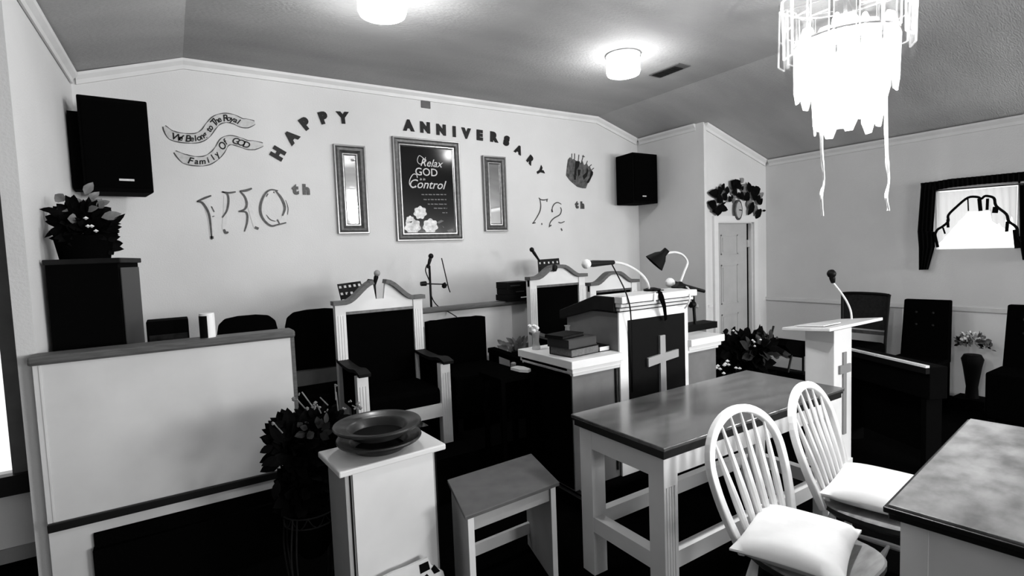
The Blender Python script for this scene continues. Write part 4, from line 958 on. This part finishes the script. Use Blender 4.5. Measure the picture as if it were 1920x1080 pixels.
# stool / small white bench
sb = thing('side_bench', 'small open bench with grey top right of the offering pedestal', 'bench', (1.3, 2.27, 0))
zt = .50
c1, c2, c3 = onZ(872, 969, zt), onZ(1049, 904, zt), onZ(996, 850, zt); c4 = c1+c3-c2
ex = (c2-c1).normalized(); ey = (c3-c2).normalized(); Wb = (c2-c1).length; Db = (c3-c2).length
def bb(mb, x0, x1, y0, y1, z0, z1):
    P = [c1+ex*a+ey*b for a, b in ((x0, y0), (x1, y0), (x1, y1), (x0, y1))]; P = [Vector((p.x, p.y, z0)) for p in P]; mb.prism(P, (0, 0, z1-z0)); return mb
bb(MB(), 0, Wb, 0, Db, zt-.018, zt).build('bench_top', STOOLW, sb, bevel=.003)
bb(MB(), .018, .04, .01, Db-.01, 0, zt-.018).build('side_board', STOOLS, sb)
bb(MB(), Wb-.05, Wb-.028, .01, Db-.01, 0, zt-.018).build('side_board', STOOLS, sb)
bb(MB(), .04, Wb-.05, .02, .04, zt-.085, zt-.018).build('front_apron', STOOLS, sb)
bb(MB(), .04, Wb-.05, Db-.05, Db-.03, .08, .14).build('rear_stretcher', WHITE, sb)
for x_ in (.014, Wb-.054): bb(MB(), x_, x_+.03, .004, .01, 0, zt-.018).build('front_edge_strip', WHITE, sb)

# ================================================================== COMMUNION TABLE
k_ = .927; tx0, tx1, ty0, ty1, TZ = 1.768*k_, 3.352*k_, 1.575*k_, 2.2225*k_, 1.62-.8845*k_
ct = thing('communion_table', 'long communion table with dark glossy top and white legs', 'table', ((tx0+tx1)/2, (ty0+ty1)/2, 0))
MB().box((tx0, ty0, TZ-.018), (tx1, ty1, TZ)).build('table_top', TABLEW, ct, bevel=.004)
mb = MB(); mb.box((tx0+.006, ty0+.006, TZ-.03), (tx1-.006, ty1-.006, TZ-.018)); mb.box((tx0+.012, ty0+.012, TZ-.055), (tx1-.012, ty1-.012, TZ-.03)); mb.build('edge_moulding', EDGE, ct)
ix0, ix1, iy0, iy1 = tx0+.03, tx1-.03, ty0+.03, ty1-.03
L = .085
sz = .30
for xx in (ix0, ix1-L):
    for yy in (iy0, iy1-L):
        mb = MB(); mb.box((xx, yy, 0), (xx+L, yy+L, TZ-.055))
        if yy == iy0:
            for k in range(4): mb.box((xx+.014+k*.016, yy-.004, .06), (xx+.021+k*.016, yy, TZ-.19))
        mb.build('leg', WHITE, ct)
for nm, a, b in (('front_apron', (ix0+L, iy0+.008, TZ-.15), (ix1-L, iy0+.03, TZ-.055)), ('rear_apron', (ix0+L, iy1-.03, TZ-.145), (ix1-L, iy1-.008, TZ-.055)), ('left_apron', (ix0+.002, iy0+L, TZ-.155), (ix0+.03, iy1-L, TZ-.055)), ('right_apron', (ix1-.03, iy0+L, TZ-.145), (ix1-.006, iy1-L, TZ-.055))):
    MB().box(a, b).build(nm, WHITE, ct)
for nm, a, b in (('front_stretcher', (ix0+L, iy0+.015, sz-.075), (ix1-L, iy0+.06, sz)), ('rear_stretcher', (ix0+L, iy1-.06, sz-.075), (ix1-L, iy1-.015, sz)), ('left_stretcher', (ix0+.002, iy0+L, sz-.075), (ix0+.06, iy1-L, sz)), ('right_stretcher', (ix1-.06, iy0+L, sz-.075), (ix1-.01, iy1-L, sz))):
    MB().box(a, b).build(nm, WHITE, ct)
MB().box((2.33, iy0+.01, sz), (2.41, iy0+.05, TZ-.145)).build('centre_post', WHITE, ct)

# ================================================================== NEAR TABLE
nt_ = thing('near_table', 'pale wood table with dark moulded edge at the lower right', 'table', (2.55, .3, 0), rz=math.radians(7), local=True)
TZ = .7355; nl = onZ(1655, 945, TZ); nt_.location = (nl.x, nl.y, 0)
NW, ND = 1.27, .75
MB().box((.012, -ND, TZ-.014), (NW, -.012, TZ)).build('table_top', NEARW, nt_, bevel=.003)
mb = MB(); mb.box((0, -ND, TZ-.028), (NW+.01, 0, TZ-.008)); mb.box((.012, -ND, TZ-.05), (NW, -.012, TZ-.028)); mb.build('edge_moulding', EDGE, nt_, bevel=.004)
MB().box((.045, -ND+.03, .12), (.065, -.04, TZ-.05)).build('side_panel', WHITE, nt_)
MB().box((.065, -.06, .12), (NW-.04, -.04, TZ-.05)).build('back_panel', WHITE, nt_)
for xx in (.04, NW-.12):
    for yy in (-.115, -ND+.01): MB().box((xx, yy, 0), (xx+.075, yy+.075, TZ-.05)).build('leg', WHITE, nt_)

# ================================================================== WINDSOR CHAIRS
def windsor(label, loc, rz):
    """local: seat centre at origin, front towards -Y, back towards +Y"""
    t = thing('windsor_chair', label, 'chair', loc, 'white hoop-back chairs with cushions', rz, True)
    SZ = .44; sw_, sd_ = .44, .42
    # saddle seat
    def outline(k, gx=1, gy=1):
        P = []
        for i in range(36):
            a = math.tau*i/36; c, s = math.cos(a), math.sin(a)
            x = abs(c)**.55*math.copysign(1, c)*sw_/2*gx; y = abs(s)**.62*math.copysign(1, s)*sd_/2*gy
            if y > 0: x *= 1-.12*(y/(sd_/2))
            P.append(Vector((x, y, k)))
        return P
    for nm, lv, m_ in (('seat_edge', [(SZ-.046, .90), (SZ-.026, 1.0), (SZ-.006, 1.0)], SEATD), ('seat', [(SZ-.006, 1.0), (SZ, .97), (SZ-.004, .8), (SZ-.010, .5)], SEATW)):
        mb = MB(); rows = [outline(z, g, g) for z, g in lv]; vs = [p for r in rows for p in r]; fs = []
        for i in range(len(rows)-1):
            for k in range(36): l = (k+1) % 36; fs.append((i*36+k, i*36+l, (i+1)*36+l, (i+1)*36+k))
        fs.append(tuple(range(35, -1, -1))) if nm == 'seat_edge' else fs.append(tuple((len(rows)-1)*36+k for k in range(36)))
        mb.smooth = True; mb.add(vs, fs); mb.build(nm, m_, t)
    # hoop
    H = .50; lean = .15; bw = .185; mw = .25
    def hp(s):  # s 0..1 around hoop
        a = math.pi*(1-s); h = math.sin(a)**.62 if 0 < s < 1 else 0
        c = math.cos(a); x = c*(bw+(mw-bw)*min(1, h*1.6))*abs(c)**-.12 if abs(c) > 1e-3 else 0
        z = SZ-.01+H*h; y = .17+lean*h+.02*(1-abs(c)); return Vector((x, y, z))
    K = 48; S = [hp(i/K) for i in range(K+1)]
    # even it out with explicit shape: straight sides flaring, round top
    S = []
    for i in range(0, 9): f = i/8; S.append(Vector((-bw-(mw-bw)*math.sin(f*math.pi/2), .17+lean*.60*f, SZ-.02+H*.60*f)))
    for i in range(1, 24): a = math.pi*(1-i/24); S.append(Vector((mw*math.cos(a), .17+lean*(.60+.40*math.sin(a)), SZ-.02+H*(.60+.40*math.sin(a)))))
    for i in range(8, -1, -1): f = i/8; S.append(Vector((bw+(mw-bw)*math.sin(f*math.pi/2), .17+lean*.60*f, SZ-.02+H*.60*f)))
    mb = MB(); n = len(S); vs = []; fs = []
    for i, p in enumerate(S):
        d = (S[min(i+1, n-1)]-S[max(i-1, 0)]).normalized(); nn = Vector((0, 1, -.28)).normalized(); sd2 = d.cross(nn).normalized()
        for a_, b_ in ((-.5, -.5), (.5, -.5), (.5, .5), (-.5, .5)): vs.append(p+sd2*a_*.034+nn*b_*.030)
    for i in range(n-1):
        for k in range(4): l = (k+1) % 4; fs.append((i*4+k, i*4+l, (i+1)*4+l, (i+1)*4+k))
    fs += [(3, 2, 1, 0), tuple((n-1)*4+k for k in range(4))]
    mb.add(vs, fs); mb.build('hoop', WHITE2, t, smooth=False, bevel=.006)
    for k in range(6):
        xb = -.125+.05*k; f = xb/.125; xt = f*.185
        ct_ = math.sqrt(max(0, 1-(xt/mw)**2)); zt_ = SZ-.02+H*(.60+.40*ct_)-.012; yt = .17+lean*(.60+.40*ct_)
        A = Vector((xb, .165, SZ-.01)); B = Vector((xt, yt, zt_))
        mb = MB(); Q = [A.lerp(B, i/10) for i in range(11)]
        mb.tube(Q, [.008, .0105, .0135, .0155, .0155, .0145, .013, .0115, .0095, .007, .0045], 8); mb.build('spindle', WHITE2, t)
    LG = {}
    for sx in (-1, 1):
        for sy in (-1, 1):
            A = Vector((sx*.15, sy*.14, SZ-.03)); B = Vector((sx*.205, sy*.20, .0)); mb = MB()
            Q = [A.lerp(B, i/12) for i in range(13)]
            mb.tube(Q, [.012, .016, .019, .021, .016, .012, .019, .0215, .021, .018, .016, .013, .011], 10); mb.build('leg', WHITE, t); LG[(sx, sy)] = (A, B)
    for sx in (-1, 1):
        a = LG[(sx, -1)]; b = LG[(sx, 1)]; A = a[0].lerp(a[1], .6); B = b[0].lerp(b[1], .6)
        MB().tube([A.lerp(B, i/8) for i in range(9)], [.008, .009, .012, .014, .015, .014, .012, .009, .008], 8).build('side_stretcher', WHITE, t)
    A = LG[(-1, -1)][0].lerp(LG[(-1, -1)][1], .6).lerp(LG[(-1, 1)][0].lerp(LG[(-1, 1)][1], .6), .5); B = Vector((-A.x, A.y, A.z))
    MB().tube([A.lerp(B, i/8) for i in range(9)], [.008, .009, .012, .014, .015, .014, .012, .009, .008], 8).build('cross_stretcher', WHITE, t)
    return t
def cushion(label, loc, rz, sx=.42, sy=.37, h=.058):
    t = MB(); n = 14; vs = []; fs = []
    for side in (1, -1):
        for i in range(n+1):
            for j in range(n+1):
                x = -1+2*i/n; y = -1+2*j/n; e_ = (1-abs(x)**2.6)*(1-abs(y)**2.6)
                pin = 1-.07*(1-abs(x)**2)*abs(y)**3; pin2 = 1-.07*(1-abs(y)**2)*abs(x)**3
                z = h*e_**.42*(1 if side > 0 else .75)*side+.004*side
                if side > 0: z += .004*math.sin(x*7+y*3)*e_
                vs.append(Vector((x*sx/2*pin2, y*sy/2*pin, z+h*.75+.006)))
    m = (n+1)**2
    for s_ in (0, 1):
        for i in range(n):
            for j in range(n):
                k = s_*m+i*(n+1)+j; q_ = (k, k+n+1, k+n+2, k+1); fs.append(q_ if s_ == 0 else q_[::-1])
    ring = [i*(n+1) for i in range(n+1)]+[n*(n+1)+j for j in range(1, n+1)]+[i*(n+1)+n for i in range(n-1, -1, -1)]+[j for j in range(n-1, 0, -1)]
    for a, b in zip(ring, ring[1:]+ring[:1]): fs.append((a, a+m, b+m, b))
    t.smooth = True; t.add(vs, fs); o = t.build('cushion', LINEN, smooth=True); o.location = loc; o.rotation_euler = (0, 0, rz)
    return tag(o, label, 'cushion', 'white cushions on the hoop-back chairs')
W1 = (1.985, 1.045, 0); W2_ = (2.60, 1.075, 0); RW1 = math.radians(2); RW2 = math.radians(10)
windsor('white hoop-back spindle chair nearer the offering pedestal', W1, RW1)
windsor('white hoop-back spindle chair beside the lectern, partly behind the near table', W2_, RW2)
cushion('shiny white square cushion on the chair at the bottom centre-right', (W1[0]-.055, W1[1]+.03, .441), RW1+.28)
cushion('white cushion on the hoop-back chair beside the lectern', (W2_[0]+.02, W2_[1]+.0, .441), RW2+.06, .42, .40, .06)

# ================================================================== LECTERN
lc = thing('lectern', 'white pedestal lectern with slanted top and grey cross, beside the communion table', 'lectern', (3.93, 1.97, 0))
lxa, lya = 3.80, 1.855; lw, ld = .245, .20
MB().box((lxa, lya, 0), (lxa+lw, lya+ld, 1.0)).build('column', WHITE, lc, bevel=.004)
MB().box((lxa-.008, lya-.008, 0), (lxa+lw+.008, lya+ld+.008, .05)).build('base', WHITE, lc, bevel=.004)
la = [(3.60, 1.80, 1.045), (4.20, 1.74, 1.045), (4.30, 2.12, .985), (3.66, 2.20, .985)]
A_, B_ = onZ(1463, 607, .985), onZ(1652, 600, 1.02)
la = [(3.66, 1.815, 1.015), (4.315, 1.77, 1.03), (4.30, 2.06, .995), (3.73, 2.185, .978)]
MB().prism(la, (0, 0, .022)).build('reading_top', WHITE, lc, bevel=.004)
o = MB().prism([Vector((3.73, 1.89, 1.036+.0)), Vector((3.93, 1.875, 1.041)), Vector((3.95, 2.08, 1.016)), Vector((3.78, 2.12, 1.010))], (0, 0, .006)).build('paper_sheet', WHITE2); tag(o, 'white papers lying on the left part of the lectern top', 'papers')
xc = onY(1582, 690, lya).x; zc1 = onY(1582, 660, lya).z; zcc = onY(1582, 691, lya).z
mb = MB(); mb.box((xc-.022, lya-.010, .25), (xc+.022, lya-.001, zc1)); mb.box((xc-.075, lya-.014, zcc-.03), (xc+.075, lya-.001, zcc+.03)); mb.build('cross', CROSSD, lc)
gy = 1.93; gb = onY(1597, 600, gy); gb.z = 1.05
m3 = mic('black microphone on a white gooseneck rising from the lectern', 'lectern_microphone', onY(1559, 513, gy), onY(1562, 530, gy), .030, BLACKM, BLACKM,
    neck=[onY(1562, 530, gy), onY(1577, 549, gy), onY(1588, 566, gy), onY(1595, 583, gy), Vector((gb.x, gy, 1.036))], neckm=WHITE2, base=(gb.x, gy, 1.04), group='microphones', fat=.02, neck_r=.007)

# ================================================================== RIGHT SIDE: keyboard, chairs, vase
kb = thing('keyboard_console', 'black keyboard console with a thin white strip of keys right of the lectern', 'keyboard', (4.55, 1.75, 0), rz=0, local=False)
K0 = onZ(1592, 655, .75); K1 = onZ(1736, 688, .75); kd = (K1-K0).normalized(); kn = Vector((-kd.y, kd.x, 0)); kn = kn if kn.x > 0 else -kn
KA = K0-kd*.1
def kbox(mb, s0, s1, n0, n1, z0, z1):
    P = [KA+kd*a+kn*b for a, b in ((s0, n0), (s1, n0), (s1, n1), (s0, n1))]; P = [Vector((p.x, p.y, z0)) for p in P]; mb.prism(P, (0, 0, z1-z0)); return mb
KL = (K1-KA).length
kbox(MB(), 0, KL, .03, .17, .52, .742).build('console_body', PLAST, kb, bevel=.006)
mb = MB(); nk = 34
for k in range(nk): kbox(mb, KL*k/nk+.001, KL*(k+1)/nk-.001, 0, .029, .742, .757)
mb.build('white_keys', WHITE2, kb)
kbox(MB(), 0, KL, 0, .03, .70, .7415).build('key_bed', BLACK2, kb)
for s_ in (.03, KL-.07): kbox(MB(), s_, s_+.04, .04, .16, 0, .52).build('leg', PLAST, kb)
kbox(MB(), .07, KL-.07, .14, .16, .1, .52).build('modesty_panel', PLAST, kb)
def tall_chair(label, x, y0, y1, ztop):
    t = thing('tall_black_chair', label, 'chair', (x-.2, (y0+y1)/2, 0), 'tall black chairs along the right wall')
    mb = MB(); w_ = y1-y0
    mb.prism([(x, y0, .42), (x, y1, .42), (x+.03, y1-.02, ztop), (x+.03, y0+.005, ztop+.005)], (.06, 0, 0)); mb.build('backrest', BLACK, t, bevel=.012)
    mb = MB()
    for a in (.33, .67):
        for z in (ztop-.12, ztop-.24): mb.lathe((x+.01, y0+w_*a, z), [(0, -.006), (.012, 0), (0, .006)], 8, ax=(1, 0, 0))
    mb.build('tuft_button', GREYF, t)
    MB().box((x-.38, y0-.01, .06), (x+.02, y1+.01, .46)).build('seat', BLACK, t, bevel=.02)
    for xx in (x-.36, x+.02):
        for yy in (y0+.01, y1-.05): MB().box((xx, yy, 0), (xx+.04, yy+.04, .41 if xx > x else .07)).build('leg', BLACKM, t)
    return t
XT = 6.12
tall_chair('tall black high-backed chair between the mesh chair and the flower vase', XT, onX(1781, 565, XT).y, onX(1688, 563, XT).y, onX(1735, 563, XT).z)
tall_chair('tall black high-backed chair at the right edge beyond the flower vase', XT, onX(1881, 573, XT).y-.42, onX(1881, 573, XT).y, onX(1890, 572, XT).z)
XM = 5.85
ya, yb_, zt_ = onX(1664, 552, XM).y, onX(1577, 550, XM).y, onX(1620, 550, XM).z
mc = thing('mesh_back_chair', 'dark stacking chair with grey mesh back behind the lectern', 'chair', (XM-.2, (ya+yb_)/2, 0))
mb = MB(); r_ = .014; zb_ = .62
mb.tube(spline([(XM, ya+.02, .2), (XM, ya+.015, zb_), (XM+.03, ya, zt_-.05), (XM+.03, ya+.01, zt_-.01), (XM+.03, (ya+yb_)/2, zt_), (XM+.03, yb_-.01, zt_-.01), (XM+.03, yb_, zt_-.05), (XM, yb_-.015, zb_), (XM, yb_-.02, .2)], 5), r_, 8); mb.build('back_frame', BLACKM, mc)
MB().prism([(XM, ya+.015, zb_+.10), (XM, yb_-.015, zb_+.10), (XM+.03, yb_-.005, zt_-.01), (XM+.03, ya+.005, zt_-.01)], (.012, 0, 0)).build('mesh_back', GREYF, mc)
MB().box((XM-.005, ya+.02, zb_+.05), (XM+.005, yb_-.02, zb_+.085)).build('back_gap_bar', FRAMEM, mc)
MB().box((XM-.45, ya+.01, .42), (XM+.01, yb_-.01, .60)).build('seat', BLACK, mc, bevel=.03)
for xx in (XM-.42, XM-.02):
    for yy in (ya+.01, yb_-.03): MB().tube([(xx, yy, 0), (xx, yy, .44)], .012, 8).build('leg', BLACKM, mc)
# folding chair glimpsed left of lectern
XF = 5.3
fc = thing('folding_chair', 'dark chair glimpsed left of the lectern under its top', 'chair', onZ(1495, 700, 0))
fy_ = 3.0
def fq(u, v): return onY(1300+u/6.353, 590+v/6.353, 2.95)
MB().prism([fq(*p) for p in ((1095,370),(1130,308),(1340,315),(1345,490),(1290,515),(1240,490),(1170,480),(1150,440))], (0, .36, 0)).build('seat', BLACK, fc)
for (a, b, c, d, y2) in ((1195,480,1150,690,0), (1330,480,1330,720,0), (1310,170,1275,320,.3)):
    MB().tube([fq(a, b)+Vector((0, .02+y2, 0)), fq(c, d)+Vector((0, .02+y2, 0))], .011, 8).build('leg' if y2 == 0 else 'back_tube', BLACKM, fc)
MB().tube([fq(1150, 670)+Vector((0, .02, 0)), fq(1330, 690)+Vector((0, .02, 0))], .008, 8).build('foot_bar', BLACKM, fc)
fc.location.z = 0
# vase of flowers
XV = 6.28; vb = onX(1822, 745, XV); vt_ = onX(1826, 665, XV); ft = onX(1828, 635, XV)
pl_ = MB().box((XV-.11, vb.y-.12, 0), (XV+.11, vb.y+.12, max(.03, vb.z-.001))).build('low_plinth', PLAST); tag(pl_, 'low black block under the flower vase by the right wall', 'plinth')
fv = thing('flower_vase', 'tall dark vase of pale flowers on the floor between the tall black chairs', 'vase', (XV, vb.y, max(.03, vb.z)))
hh = vt_.z-vb.z
MB().lathe((XV, vb.y, max(.031, vb.z)), [(.055, 0), (.05, .02), (.045, hh*.25), (.07, hh*.7), (.085, hh*.9), (.065, hh), (.055, hh)], 24).build('vase_body', BLACK2, fv)
mb = MB(); cluster(mb, (XV-.02, vb.y, ft.z-.02), (.06, .10, .07), 90, .04, .035); mb.build('grey_flowers', LEAFG, fv, smooth=False)
mb = MB(); cluster(mb, (XV-.05, vb.y, ft.z+.01), (.05, .07, .05), 50, .035, .03); mb.build('pale_flowers', PETAL, fv, smooth=False)
mb = MB(); cluster(mb, (XV, vb.y+.09, ft.z-.05), (.03, .03, .05), 24, .04, .03); cluster(mb, (XV, vb.y-.10, ft.z-.08), (.04, .04, .05), 24, .045, .04); mb.build('dark_leaves', LEAFM, fv, smooth=False)
for o in bpy.data.objects:
    if '_local' in o: del o['_local']
